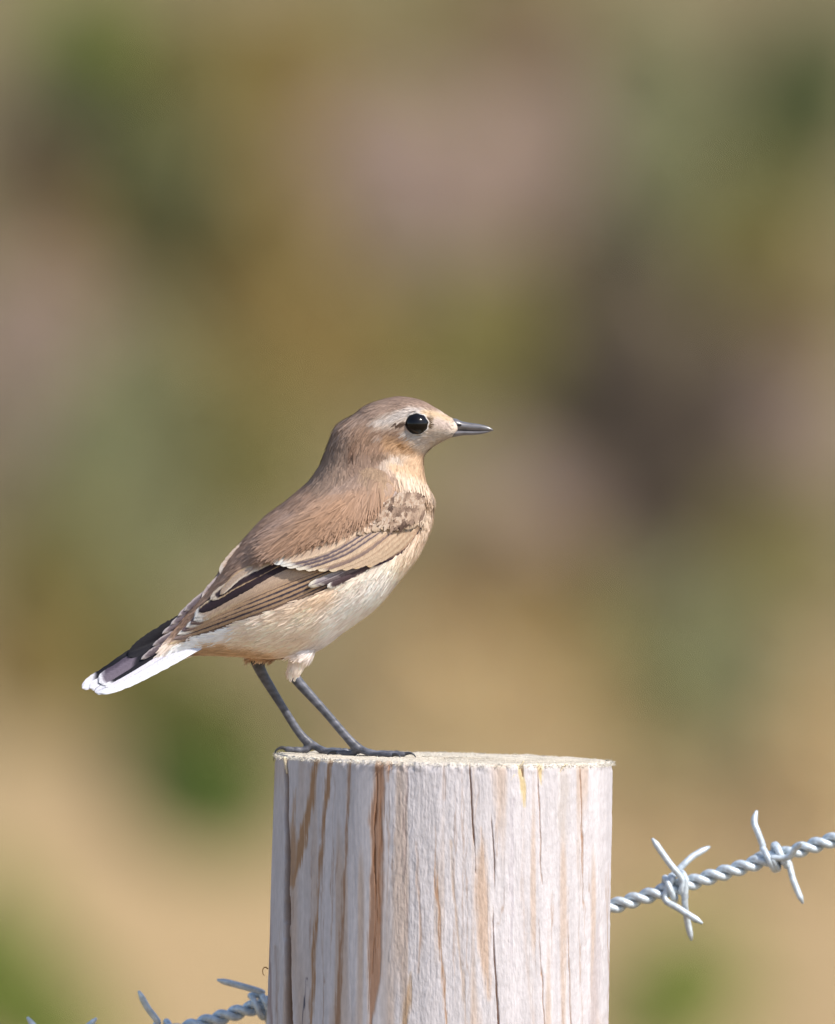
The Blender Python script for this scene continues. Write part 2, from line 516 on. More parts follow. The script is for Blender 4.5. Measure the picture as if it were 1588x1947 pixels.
def ground_cover():
    n = 52000
    x = rng.uniform(-5.5, 5.5, n); y = rng.uniform(11.0, 19.5, n)
    z = ground(x, y)
    dens = np.clip((z + (vnoise(x * 3, y * 3, 11) - .5) * .4 - .62) / .35, 0.03, 1)
    k = rng.random(n) < dens
    x, y, z = x[k], y[k], z[k]; n = len(x)
    v, f, c = blades(n, .01, .01, .035, .0055, 1.6, [(.27, .205, .08), (.21, .19, .068), (.34, .25, .11), (.19, .145, .072), (.36, .29, .18)])
    v = v.reshape(n, 5, 3) + np.stack([x, y, z], -1)[:, None]
    tone = vnoise(x * 4.0 + 20, y * 4.0, 12)[:, None, None]
    c = c.reshape(n, 5, 3) * (0.7 + .6 * tone)
    o = mesh_obj('dune_grass', v.reshape(-1, 3), f, MAT['plant'], None, c.reshape(-1, 3), smooth=False)
    tag(o, 'short mixed dry grass and moss covering the dune slope', 'grass', kind='stuff')
    n = 16000
    x = rng.uniform(-6, 6, n); y = rng.uniform(-7, 11.0, n)
    k = vnoise(x * 1.1, y * 1.1, 15) > .45
    x, y = x[k], y[k]; n = len(x); z = ground(x, y)
    v, f, c = blades(n, .02, .02, .10, .004, 1.0, [(.13, .15, .04), (.22, .17, .075), (.10, .12, .03), (.28, .21, .11)])
    v = v.reshape(n, 5, 3) + np.stack([x, y, z], -1)[:, None]
    o = mesh_obj('meadow_grass', v.reshape(-1, 3), f, MAT['plant'], None, c, smooth=False)
    tag(o, 'sparse tufts of green and straw grass on the sand around the fence', 'grass', kind='stuff')
ground_cover()

# ------------------------------------------------------------------ fence post
POST_X = (844.5 - 794) / S
POST_R = 321.0 / S
LEAN = R_(1.35)
POST_TOP = 1.2

def post_top_z(x):
    return POST_TOP - (x - POST_X) * math.tan(LEAN)

WOOD = (214, 207, 209)
STREAKS = [
 ([(601,1445),(590,1530),(572,1610),(558,1690)], [5,6,10,.5], 2.0, (172,125,84), .9),
 ([(562,1500),(556,1600),(556,1680)], [.5,6,7], 3, (178,133,95), .8),
 ([(628,1445),(620,1520),(607,1680),(597,1820),(590,1960)], [4,4,2.5,3,3], 1.6, (168,122,84), .9),
 ([(665,1445),(659,1600),(655,1700),(646,1850),(640,1960)], [2.5,2.5,3,4,5], 1.8, (165,122,90), .85),
 ([(724,1450),(716,1560),(717,1700),(712,1850),(703,1940)], [10,13,12,13,4], 2.5, (178,130,98), .95),
 ([(741,1448),(738,1486)], [6,.5], 2, (168,112,74), .9),
 ([(718,1470),(712,1600),(716,1750),(708,1850)], [1.2,1.5,1.2,1], .8, (140,90,58), .8),
 ([(724,1460),(722,1640),(720,1800)], 1.0, .8, (150,98,62), .7),
 ([(776,1448),(768,1580),(771,1700),(775,1790)], [2,2,1.2,1], 1.4, (160,132,120), .7),
 ([(790,1600),(797,1700),(803,1780),(795,1850)], [1,3,4,2], 2, (190,150,122), .7),
 ([(781,1850),(776,1905),(768,1947)], [1,8,6], 2.5, (192,150,110), .8),
 ([(828,1570),(830,1680),(840,1810),(848,1960)], [.5,2.5,2,3], 1.4, (180,130,92), .85),
 ([(846,1450),(845,1520)], 2.5, 1.5, (186,150,125), .6),
 ([(857,1600),(866,1720),(878,1840),(886,1960)], [3,3.5,3,2], 2, (196,160,130), .7),
 ([(915,1575),(917,1690),(921,1800),(930,1900)], [2,14,12,3], 4, (204,166,136), .85),
 ([(952,1448),(949,1560),(944,1600)], [5,4,2], 2.5, (206,178,156), .8),
 ([(990,1455),(994,1500),(996,1535)], [5,5,1], 1.5, (220,186,130), .9),
 ([(1027,1452),(1029,1492)], [6,1], 1.5, (218,182,128), .95),
 ([(975,1520),(972,1680),(976,1850)], [3,3,2], 2, (196,178,172), .7),
 ([(996,1540),(994,1680),(1004,1850),(1016,1960)], [2,3,5,5], 2.5, (204,180,164), .7),
 ([(1073,1448),(1070,1540),(1072,1600)], [12,11,6], 4, (200,180,164), .75),
 ([(1062,1600),(1064,1720),(1058,1850)], [2,4,3], 2, (206,188,178), .6),
 ([(1098,1600),(1105,1700)], [3,2], 2, (196,170,150), .6),
 ([(1141,1740),(1133,1850),(1126,1960)], [3,8,10], 3, (196,176,166), .8),
 ([(514,1700),(513,1800),(513,1960)], [1.5,4,4], 2, (150,120,108), .7),
 ([(525,1800),(527,1960)], 3, 2, (170,140,120), .6),
 ([(583,1860),(577,1905),(572,1947)], [.8,1.2,.8], .6, (88,82,88), .9),
 ([(905,1450),(908,1530)], 2, 2, (198,176,160), .5),
]
# splits: path, half width (photograph px), depth in metres
CRACKS = [
 ([(545,1466),(546,1600),(546,1750),(549,1965)], [3,5,6,7], .0030),
 ([(893,1446),(897,1530),(902,1600),(906,1660)], [1.3,1.2,.9,.1], .0009),
 ([(934,1545),(940,1640),(941,1700)], [.2,1.1,.1], .0007),
 ([(936,1720),(940,1800),(945,1880),(949,1965)], [.2,1.3,1.6,1.4], .0009),
 ([(1022,1452),(1026,1560),(1031,1680)], [.7,.7,.1], .0006),
 ([(1024,1740),(1030,1850),(1037,1965)], [.1,.7,.7], .0006),
 ([(1103,1450),(1107,1580),(1110,1720)], [.9,.8,.1], .0006),
 ([(1081,1760),(1085,1965)], [.1,.7], .0005),
 ([(718,1455),(712,1590),(714,1680)], [.4,.7,.2], .0006),
 ([(993,1448),(995,1475)], [1.5,.5], .0020),
]

def run_down(pts, rad):
    """marks that reach the lower edge of the picture run on down the post"""
    if pts[-1][1] < 1925: return pts, rad
    rad = list(rad) + [max(rad[-1], 1.0)] if isinstance(rad, list) else rad
    return list(pts) + [(pts[-1][0] - 60, 4600)], rad
STREAKS = [run_down(p_, r_) + (s_, c_, o_) for p_, r_, s_, c_, o_ in STREAKS]
CRACKS = [run_down(p_, r_) + (d_,) for p_, r_, d_ in CRACKS]

def build_post():
    root = empty('fence_post', (POST_X, 0, float(ground(POST_X, 0))))
    tag(root, 'round weathered pine fence post, split and streaked, with the bird on top', 'fence post')
    org = parent_origin(root)
    # angle samples: dense on the visible side
    th = np.concatenate([np.linspace(-math.pi / 2 - .12, math.pi / 2 + .12, 1150), np.linspace(math.pi / 2 + .13, 1.5 * math.pi - .13, 150)])
    n = len(th)
    top_band = np.arange(0, .092, .00065)
    low = np.linspace(.095, 1.55, 40)
    hs = np.concatenate([top_band, low])
    H, T = np.meshgrid(hs, th, indexing='ij')
    taper = 1 + .012 * np.minimum(H, .2) / .08
    sT, cT = np.sin(T), np.cos(T)
    cx = POST_X - H * math.tan(LEAN)
    rad0 = POST_R * taper * (1 + .004 * np.sin(3 * T + 1) + .003 * np.sin(7 * T + 2))
    rad0 = rad0 * (1 - .0)
    X = cx + rad0 * sT; Y = -rad0 * cT; Z = POST_TOP - H - (X - cx) * math.tan(LEAN)
    u, v = project(np.stack([X, Y, Z], -1))
    front = cT > -.12
    # rear pattern reuses the same strokes mirrored far away, so feed mirrored coordinates
    u = np.where(front, u, 844 - (u - 844) * .83 + 7)
    base = np.broadcast_to(np.array(WOOD, float), u.shape + (3,)).copy()
    g = vnoise(u * .045 + 3, v * .004, 21); g2 = vnoise(u * .16, v * .009, 22); g3 = vnoise(u * .5, v * .02, 23)
    base *= (1 + (g - .5) * .08 + (g2 - .5) * .05 + (g3 - .5) * .04)[..., None]
    tan = np.clip((vnoise(u * .07 + 40, v * .0035 + 5, 24) - .62) * 4, 0, 1)[..., None]
    base = base * (1 - .45 * tan) + np.array((198, 165, 138.)) * .45 * tan
    wob = (vnoise(u * 0 + 1, v * .03, 25) - .5) * 3 + (vnoise(u * .2, v * .12, 26) - .5) * 1.6 + (vnoise(u * .45 + 7, v * .022, 35) - .5) * 6
    c = airbrush(u + wob, v, base, [(p_, r_, s_ * 1.5, (rgb_[0] * 1.0, rgb_[1] * 1.05, rgb_[2] * 1.12), o_ * .85) for p_, r_, s_, rgb_, o_ in STREAKS])
    # faint fine grain lines
    for k in range(46):
        x0 = 520 + rng.random() * 640; y0 = 1445 + rng.random() * 350; L = 80 + rng.random() * 320
        dr = (x0 - 844) * .02 + rng.normal(0, 5)
        tone = (176, 150, 134) if rng.random() < .6 else (232, 226, 226)
        c = airbrush(u + wob, v, c, [([(x0, y0), (x0 + dr * .4, y0 + L * .5), (x0 + dr, y0 + L)], [.4, 1.4, .4], 1.0, tone, .55)])
    # paler cream edge just below the sawn top
    e = np.clip(1 - H / .0016, 0, 1)[..., None]
    c = c * (1 - .6 * e) + np.array((236, 226, 206.)) * .6 * e
    # depth relief: latewood ridges, torn early wood, splits
    smth = .35 + .65 * np.clip((u - 735) / 30, 0, 1)
    rel = ((g2 - .5) * .00010 + (g3 - .5) * .00007) * smth + (vnoise(u * .11 + v * .03, v * .05, 27) - .5) * .00016 * (u > 740) + (vnoise(u * .3 + v * .1, v * .16, 33) - .5) * .00010 * (u > 740)
    for pts, rad, soft, rgb, op in STREAKS:
        d, t = stroke_dist(u + wob, v, pts)
        r = np.interp(t, np.linspace(0, 1, len(rad)), rad) if isinstance(rad, (list, tuple)) else rad
        rel += -.00008 * np.clip((r + 1 - d) / 3, 0, 1)
    for pts, rad, dep in CRACKS:
        d, t = stroke_dist(u + wob * .5, v, pts)
        r = np.interp(t, np.linspace(0, 1, len(rad)), rad)
        a = np.clip((r + .8 - d) / 1.8, 0, 1) * np.clip(t / .08, 0, 1) ** (dep < .002)
        rel -= dep * a * np.where(front, 1, .6)
        c = c * (1 - .75 * a[..., None]) + np.array((104, 68, 42.) if dep > .0025 else (158, 104, 64.)) * .75 * a[..., None]
    rough_ = .10 + .55 * np.clip((u + wob * 3 - 735) / 30, 0, 1)
    rim = np.where(H < .0012, (.0012 - H) * .5, 0) + (vnoise(u * .12, v * 0 + 1, 28) - .5) * .0006 * (H < .002)
    rad = rad0 + rel - rim
    X = cx + rad * sT; Y = -rad * cT; Z = POST_TOP - H - (X - cx) * math.tan(LEAN)
    Z[0] += (vnoise(u[0] * .2, v[0] * 0 + 2, 29) - .5) * .0005
    V = np.stack([X, Y, Z], -1).reshape(-1, 3)
    m = len(hs)
    idx = np.arange(m * n).reshape(m, n)
    nxt = np.roll(idx, -1, axis=1)
    Fc = np.stack([idx[:-1], idx[1:], nxt[1:], nxt[:-1]], -1).reshape(-1, 4)
    mat = col_attr_mat('weathered_pine', rough=.82, spec=.15, noise=.08, nscale=900, bump=.5, bscale=1500, stretch=(1, 1, .35), bump_from_alpha=True)
    o = mesh_obj('shaft', V, Fc, mat, root, np.concatenate([lin(c).reshape(-1, 3) * .72, rough_.reshape(-1, 1)], 1))
    # sawn end
    rings = [1, .97, .9, .8, .7, .6, .5, .4, .3, .2, .1]
    VV, CC = [], []
    thr = th[::3]; k = len(thr)
    for q, f in enumerate(rings):
        rr = (rad[0][::3]) * f - (.0001 if q == 0 else 0)
        x = POST_X + rr * np.sin(thr); y = -rr * np.cos(thr)
        z = POST_TOP - (x - POST_X) * math.tan(LEAN) + rng.normal(0, .00014, k) + (.0001 if q else -.0002)
        VV.append(np.stack([x, y, z], -1))
        tone = .9 + .12 * math.sin(q * 2.2) + rng.normal(0, .06, k)
        CC.append(lin((226, 214, 196)) * tone[:, None])
    VV.append(np.array([[POST_X, 0, POST_TOP]])); CC.append(lin((190, 160, 125))[None])
    Vt = np.concatenate(VV); Ct = np.concatenate(CC)
    Ft = []
    for q in range(len(rings) - 1):
        for i in range(k):
            j = (i + 1) % k
            Ft.append((q * k + i, q * k + j, (q + 1) * k + j, (q + 1) * k + i))
    q = len(rings) - 1
    for i in range(k): Ft.append((q * k + i, q * k + (i + 1) % k, len(Vt) - 1))
    mt = col_attr_mat('sawn_end_grain', rough=.95, spec=.05, noise=.2, nscale=900, bump=.8, bscale=1200)
    mesh_obj('sawn_top', Vt, Ft, mt, root, Ct.clip(0, .8) * .66)
    # torn fibres round the rim and over the sawn face
    nf = 5200
    a = rng.uniform(-math.pi, math.pi, nf); edge = rng.random(nf) < .62
    f = np.where(edge, .985 + .02 * rng.random(nf), np.sqrt(rng.random(nf)) * .99)
    x = POST_X + POST_R * f * np.sin(a); y = -POST_R * f * np.cos(a)
    z = POST_TOP - (x - POST_X) * math.tan(LEAN) - edge * rng.random(nf) * .0009 - .0001
    L = .0004 + .0011 * rng.random(nf) ** 2
    dirx = np.sin(a) * np.where(edge, .5, .0) + rng.normal(0, .6, nf); diry = -np.cos(a) * np.where(edge, .5, 0) + rng.normal(0, .6, nf)
    dirz = np.where(edge, rng.normal(0.0, .55, nf), .35 + .3 * rng.random(nf))
    d = np.stack([dirx, diry, dirz], -1); d /= np.linalg.norm(d, axis=1)[:, None]
    side = np.cross(d, rng.normal(0, 1, (nf, 3))); side /= np.linalg.norm(side, axis=1)[:, None]
    p = np.stack([x, y, z], -1); wdt = (.00006 + .00010 * rng.random(nf))[:, None]
    V = np.stack([p - side * wdt, p + side * wdt, p + d * L[:, None]], 1).reshape(-1, 3)
    Fq = [(3 * i, 3 * i + 1, 3 * i + 2) for i in range(nf)]
    C = (lin((238, 230, 214))[None] * .8 * (.72 + .36 * rng.random((nf, 1)))).repeat(3, 0)
    tag(mesh_obj('torn_fibres', V, Fq, MAT['fibre'], root, C.clip(0, .85), smooth=False), kind='stuff')
    # pale splinter hanging at the head of the long split, and a curled shaving on the flank
    zs = lambda px: -.0492 * math.sqrt(max(0, 1 - ((px - 843) / 322.) ** 2)) - .0004
    for wpx, pts in ((6.5, [(541,1440),(543,1452),(545,1463),(546,1471)]), (3.2, [(996,1447),(991,1455),(985,1463)]), (3.0, [(1078,1452),(1070,1459),(1063,1472)]), (2.6, [(979,1472),(973,1481),(967,1492)])):
        q = crom(pts, 10)
        pp = np.array([P(a_, b_, zs(a_) - .0003) for a_, b_ in q])
        v, f = tube(pp, np.linspace(wpx, wpx * .3, 10) / S * .55, 6)
        mesh_obj('splinter', v, f, MAT['fibre'], root, np.broadcast_to(lin((232, 214, 182)) * .85, v.shape))
    q = crom([(510,1842),(504,1839),(500,1843),(500,1851),(503,1855)], 14)
    pp = np.array([P(a_, b_, .002) for a_, b_ in q])
    v, f = tube(pp, np.linspace(1.4, .5, 14) / S, 6)
    mesh_obj('splinter', v, f, MAT['fibre'], root, np.broadcast_to(lin((150, 105, 60)), v.shape))
build_post()

# ------------------------------------------------------------------ barbed wire
WIRE_Y = POST_R * 1.012 + .0019
def wire_py(px):
    # straight run behind the post, slightly steeper outside it
    return np.interp(px, [-4000, 508, 1163, 6000], [1908 + .305 * 4508, 1908, 1724, 1724 - .302 * 4837])

def build_wire():
    a = P(844, float(wire_py(844)), WIRE_Y)
    root = empty('barbed_wire', a)
    tag(root, 'galvanised twisted barbed wire running behind the post', 'barbed wire')
    xs = np.arange(-3100, 4700, 3.5)
    py = wire_py(xs)
    k = np.exp(-((xs - 508) / 60) ** 2)
    axis = np.array([P(x, y, WIRE_Y + .0008 * math.sin(x * .004)) for x, y in zip(xs, py)])
    tw = 2 * math.pi / 58.0
    d = np.gradient(axis, axis=0); d /= np.linalg.norm(d, axis=1)[:, None]
    e1 = np.array([0, 1, 0.]); e2 = np.cross(d, e1)
    for s in (0, math.pi):
        ph = xs * tw + s
        pts = axis + .00125 * (np.cos(ph)[:, None] * e1 + np.sin(ph)[:, None] * e2)
        v, f = tube(pts, .00122, 9)
        mesh_obj('strand', v, f, MAT['zinc'], root)

    def barb(ends, c0, turns=1.4, coil=30, phase=0.0, span=30):
        """ends: two polylines of (px, py, dy_mm) going outwards; the coil wraps round the wire at c0"""
        n = 40
        xs_ = np.linspace(c0 - span / 2, c0 + span / 2, n)
        ph = phase + np.linspace(0, turns * 2 * math.pi, n)
        cc = np.array([P(x, float(wire_py(x)), WIRE_Y) for x in xs_])
        dd = cc[-1] - cc[0]; dd /= np.linalg.norm(dd)
        ee2 = np.cross(dd, e1)
        rr = .0036
        cpts = cc + rr * (np.cos(ph)[:, None] * e1 + np.sin(ph)[:, None] * ee2)
        A = np.array([P(x, y, WIRE_Y + m * .001) for x, y, m in ends[0]])[::-1]
        B = np.array([P(x, y, WIRE_Y + m * .001) for x, y, m in ends[1]])
        allp = np.vstack([A, cpts[2:-2], B])
        sm = crom(allp, len(allp) * 4)
        L = np.concatenate([[0], np.cumsum(np.linalg.norm(np.diff(sm, axis=0), axis=1))])
        r = np.full(len(sm), .00098)
        tip = .0022
        r *= np.clip(.35 + .65 * np.minimum(L, L[-1] - L) / tip, 0, 1)
        v, f = tube(sm, r, 9)
        mesh_obj('barb', v, f, MAT['zinc'], root)
    # barbs in view
    barb(([(1297,1672,-3.6),(1272,1640,-4.5),(1240,1594,-5)], [(1302,1712,-3),(1306,1745,-1),(1315,1788,0)]), 1300, 1.0, phase=math.pi, span=14)
    barb(([(1296,1648,2.5),(1318,1628,4),(1350,1610,6)], [(1264,1708,-3),(1290,1727,-5),(1336,1756,-7)]), 1277, 1.4, phase=0.2, span=16)
    barb(([(1450,1606,-1),(1440,1580,-1),(1434,1562,0),(1439,1541,1)], [(1500,1640,-1),(1508,1672,-2),(1527,1718,-3)]), 1472, 1.5, phase=1.2, span=34)
    barb(([(1498,1630,-4.5),(1512,1614,-7),(1525,1602,-10)], [(1455,1625,3),(1440,1628,5),(1425,1640,8)]), 1480, 1.5, phase=2.6, span=26)
    barb(([(500,1888,-2),(460,1875,-3),(413,1863,-4)], [(508,1935,0),(520,1965,1),(530,1990,1)]), 496, 1.5, phase=1.0, span=26)
    barb(([(300,1942,-2),(280,1915,-3),(264,1884,-4)], [(330,1985,-1),(342,2010,-1),(350,2030,0)]), 318, 1.6, phase=1.2, span=34)
    barb(([(96,2000,-2),(75,1967,-3),(52,1934,-4)], [(135,2060,0),(142,2080,0),(150,2100,0)]), 112, 1.5, phase=1.2, span=26)
    barb(([(134,2000,-2),(155,1965,-4),(184,1936,-5)], [(98,2060,0),(85,2080,0),(70,2100,0)]), 128, 1.5, phase=2.5, span=26)
    # the rest of the run
    x = 1660.0
    c_all = [x + 187 * i for i in range(16)] + [-75 - 190 * i for i in range(16)] + [690, 1010]
    for c in c_all:
        y = float(wire_py(c)); s1 = rng.uniform(-30, 30); s2 = rng.uniform(-30, 30)
        dpt = 0 if not 500 < c < 1180 else 1
        barb(([(c + s1 * .3, y - 30, -1 + 3 * dpt), (c + s1, y - 95, -2 + 8 * dpt)], [(c + s2 * .3, y + 30, 1 + 3 * dpt), (c + s2, y + 95, 2 + 8 * dpt)]), c, 1.5, phase=rng.uniform(0, 6), span=30)
build_wire()

# ------------------------------------------------------------------ the bird
PXM = 1.0 / S
RINGS = [  # dorsal x,y, ventral x,y, half width (photograph px)
 (296,1238, 304,1262, 7), (345,1178, 368,1243, 24), (400,1118, 440,1245, 66), (455,1046, 520,1250, 103),
 (508,989, 600,1232, 121), (553,953, 664,1189, 128), (588,922, 719,1145, 125), (603,904, 764,1090, 116),
 (612,889, 796,1040, 104), (620,874, 814,988, 91), (626,859, 815,945, 79), (632,845, 805,914, 70),
 (640,827, 803,888, 63), (654,806, 806,866, 57), (679,789, 821,850, 54), (710,769, 836,841, 52),
 (756,757, 847,835, 50), (799,763, 856,831, 42), (831,779, 863,827, 29), (852,792, 867,823, 19), (866,800, 873,816, 11)]
def yspine(px):
    return np.interp(px, [100, 300, 600, 720, 1000], [-.0195, -.0120, 0.0, .0040, .0045])
BIRD_Y0 = -.001

def loft_body():
    R = crom(np.array(RINGS, float), 130)
    seg = 72
    V = []
    for dx, dy, vx, vy, w in R:
        cx = (dx + vx) / 2
        y = float(yspine(cx)) + BIRD_Y0
        Dw = P(dx, dy, y); Vw = P(vx, vy, y)
        c = (Dw + Vw) / 2; e1 = (Dw - Vw) / 2; e2 = np.array([0, w * PXM, 0])
        for k in range(seg):
            a = 2 * math.pi * k / seg
            V.append(c + math.cos(a) * e1 - math.sin(a) * e2)
    n = len(R); Fc = []
    for i in range(n - 1):
        for k in range(seg):
            k2 = (k + 1) % seg
            Fc.append((i * seg + k, i * seg + k2, (i + 1) * seg + k2, (i + 1) * seg + k))
    Fc.append(tuple(range(seg - 1, -1, -1))); Fc.append(tuple((n - 1) * seg + k for k in range(seg)))
    return np.array(V), Fc

NEAR_Y = -.0085; FAR_Y = .0065
def on_top(px, y, r):
    """point resting on the sawn top under photograph column px at depth y"""
    x = (px - 794) / S * (1 + y / CAM_D)
    return np.array([x, y, post_top_z(x) + r])

CLAWS = []
def leg_parts():
    out = []
    def leg(pts, rad, y):
        q = crom([tuple(P(a, b, yy)) for a, b, yy in pts], 40)
        r = np.interp(np.linspace(0, 1, 40), np.linspace(0, 1, len(rad)), rad) * PXM
        out.append(tube(q, r, 14))
    # near leg: feathered tibia then bare tarsus
    leg([(590,1205,NEAR_Y + .004), (577,1235,NEAR_Y + .001), (564,1264,NEAR_Y), (556,1284,NEAR_Y)], [22,19,14,11], 0)
    leg([(556,1282,NEAR_Y), (572,1302,NEAR_Y), (618,1353,NEAR_Y), (660,1402,NEAR_Y), (682,1425,NEAR_Y)], [11.5,10,8.2,8.4,10.5], 0)
    leg([(530,1200,FAR_Y - .002), (512,1228,FAR_Y), (496,1248,FAR_Y), (487,1262,FAR_Y)], [26,20,15,12], 0)
    leg([(488,1256,FAR_Y), (500,1283,FAR_Y), (536,1342,FAR_Y), (568,1392,FAR_Y), (592,1418,FAR_Y)], [13,10.5,8,8.2,10], 0)
    def toe(p0, targets, r0, claw_len=1.0, over=False):
        pts = [p0] + [on_top(a, b, .00085 + h * PXM) for a, b, h in targets]
        q = crom(pts, 26)
        t = np.linspace(0, 1, 26)
        r = (r0 * (1 - .28 * t) + .9 * np.cos(t * 22) * .5) * PXM
        out.append(tube(q, r, 12))
        return q[-1], q[-1] - q[-3]
    na = P(684, 1424, NEAR_Y); fa = P(594, 1416, FAR_Y)
    for base, y0, tl in ((na, NEAR_Y, [[(712, 0, 1), (748, -.0008, 1), (772, -.0012, 1)], [(708, -.003, 1), (734, -.0065, 1), (748, -.0085, 0)], [(708, .0025, 1), (734, .0055, 1), (750, .0075, 1)], [(668, .001, 0), (652, .0015, 0), (640, .002, 0)]]),
                         (fa, FAR_Y, [[(618, 0, 1), (644, 0, 1), (664, .0004, 1)], [(616, -.003, 1), (636, -.006, 1), (650, -.0078, 0)], [(616, .003, 1), (638, .006, 1), (652, .008, 0)], [(580, -.0005, 2), (560, -.001, 2), (541, -.0015, 3)]])):
        for tt in tl:
            e, d = toe(base, [(a, y0 + b, h) for a, b, h in tt], 7.6)
            CLAWS.append((e, d / np.linalg.norm(d)))
    return out

def build_bird():
    root_loc = on_top(620, -.001, 0)
    root = empty('bird', root_loc)
    tag(root, 'small grey-brown and buff songbird with black eye standing on the post', 'bird')
    org = parent_origin(root)

    parts = [loft_body()] + leg_parts()
    v, f = merge(parts)
    me = bpy.data.meshes.new('body_raw'); me.from_pydata([tuple(p) for p in v], [], f); me.update()
    bm = bmesh.new(); bm.from_mesh(me); bmesh.ops.recalc_face_normals(bm, faces=bm.faces); bm.to_mesh(me); bm.free()
    tmp = bpy.data.objects.new('body_raw', me); COL.objects.link(tmp)
    md = tmp.modifiers.new('r', 'REMESH'); md.mode = 'VOXEL'; md.voxel_size = .00042; md.use_smooth_shade = True
    sm = tmp.modifiers.new('s', 'SMOOTH'); sm.factor = .5; sm.iterations = 4
    dg = bpy.context.evaluated_depsgraph_get(); dg.update()
    ev = tmp.evaluated_get(dg)
    bme = bpy.data.meshes.new_from_object(ev)
    bpy.data.objects.remove(tmp)
    nv = len(bme.vertices)
    co = np.zeros(nv * 3); bme.vertices.foreach_get('co', co); co = co.reshape(-1, 3)
    polys = [tuple(p.vertices) for p in bme.polygons]
    bvh = BVHTree.FromPolygons([Vector(c) for c in co], polys)

    # ---------------- colours of the plumage, in lateral view coordinates
    BROWN = (190, 156, 134); CREAM = (240, 220, 203); WHITE = (238, 232, 228)
    PAINT = [
     # underparts
     ([(815,960),(800,1035),(760,1095),(700,1155)], [26,30,30,24], 22, (242,218,194), .75),
     ([(740,1090),(690,1140),(640,1185)], [30,36,30], 26, (244,234,228), .9),
     ([(640,1120),(590,1150),(540,1180)], [16,22,22], 16, (230,192,150), .5),
     ([(600,1170),(530,1200),(470,1205)], [28,28,22], 20, (242,224,206), .8),
     ([(655,1195),(590,1232)], [12,10], 8, (232,224,222), .8),
     ([(540,1240),(480,1238),(420,1230),(385,1236)], [10,14,14,8], 10, (218,180,142), .7),
     ([(445,1195),(400,1212),(340,1240),(300,1255)], [14,14,14,10], 8, (246,244,246), 1.0),
     # mantle and back
     ([(640,905),(600,960),(545,1020),(490,1060),(420,1110),(340,1180)], [52,62,62,52,40,30], 10, BROWN, 1.0),
     ([(720,930),(680,960),(620,1000)], [40,46,46], 12, (194,158,133), 1.0),
     ([(660,960),(600,1010),(560,1030)], [20,20,16], 16, (180,142,114), .6),
     ([(560,980),(520,1020),(480,1050)], [20,22,18], 16, (178,150,134), .6),
     # neck and crown
     ([(640,890),(652,850),(665,815),(690,790)], [46,44,38,30], 10, (172,146,128), 1.0),
     ([(668,800),(710,772),(760,766),(800,770),(832,782)], [26,20,15,10,6], 6, (188,160,142), 1.0),
     ([(700,850),(690,880),(700,900)], [34,32,24], 12, (168,140,122), .95),
     ([(745,900),(690,915),(650,925)], [12,18,18], 12, (176,150,134), .7),
     # cheek
     ([(700,830),(735,835),(760,830)], [26,24,20], 12, (172,140,118), .95),
     ([(745,840),(775,850),(788,858)], [16,16,10], 8, (200,160,124), .85),
     ([(765,842),(772,848)], [5,5], 4, (150,108,68), .6),
     ([(712,865),(735,862)], [6,5], 5, (138,112,92), .6),
     ([(672,858),(676,838)], [7,7], 6, (132,98,78), .55),
     ([(708,828),(722,834)], [6,4], 4, (150,122,100), .6),
     ([(722,826),(727,830)], [3,3], 3, (206,192,184), .6),
     # throat
     ([(842,838),(820,850),(806,868),(796,880)], [6,9,12,14], 5, (240,226,214), .95),
     ([(800,868),(796,892),(805,915)], [12,26,10], 8, (242,208,176), 1.0),
     ([(790,885),(760,890),(742,880)], [22,16,7], 8, (240,204,170), .95),
     ([(755,897),(780,906),(803,918)], [8,9,8], 5, (238,214,190), .9),
     ([(808,868),(815,858),(822,848)], [1.6,1.6,1.2], 1.2, (150,112,84), .6),
     ([(700,908),(740,922),(790,932),(812,944)], [16,14,10,7], 5, (188,158,132), .95),
     # supercilium, eye stripe, lores
     ([(716,800),(740,796),(765,788),(790,782),(812,784)], [2,6,9,8,4], 5, (228,214,204), .92),
     ([(812,786),(835,793),(855,800)], [5,6,6], 4, (222,192,158), .9),
     ([(752,802),(764,806),(772,808)], [1.5,3.5,3.5], 2, (96,76,64), .85),
     ([(822,798),(822,812)], [4.5,4], 3, (112,90,68), .8),
     ([(836,805),(850,812)], [9,8], 5, (206,186,174), .9),
     ([(830,830),(850,828),(862,824)], [10,8,5], 4, (226,212,200), .9),
     ([(770,822),(790,831),(812,826)], [4,4,4], 2, (226,218,212), .7),
     ([(800,838),(815,838),(825,832)], [7,6,4], 3, (214,200,190), .8),
    ]
    def colour(p):
        u, vv = project(p)
        base = np.broadcast_to(np.array(CREAM, float), u.shape + (3,))
        return airbrush(u, vv, base, PAINT)
    def leg_mask(p):
        u, vv = project(p)
        near = p[..., 1] < -.001
        bare = np.where(near, (vv > 1279) & (vv > 1279 + (570 - u) * .3), vv > 1250)
        return bare & (vv > 1246)
    # legs: which vertices belong to them (below the belly)
    cb = lin(colour(co)) * .66
    bare = leg_mask(co)
    # keep the belly: bare only where the tubes are
    u, vv = project(co)
    scut = .62 + .6 * vnoise(u * .10, vv * .22, 31) + .10 * np.sin(vv * .42 + u * .12 + 3 * vnoise(u * .05, vv * .05, 36)) + .25 * (vnoise(u * .5, vv * .5, 32) - .5)
    legc = lin((88, 88, 95))[None] * scut[:, None]
    cb = np.where(bare[:, None], legc, cb)
    alpha = np.where(bare, .38, .9)
    body = mesh_obj('body', co, polys, MAT['body'], root, np.concatenate([cb, alpha[:, None]], 1))

    # ---------------- depth of the near flank as a smooth field over the picture plane
    gx = np.arange(120, 861, 5.0); gy = np.arange(860, 1361, 5.0)
    GX, GY = np.meshgrid(gx, gy)
    G = np.full(GX.shape, np.nan)
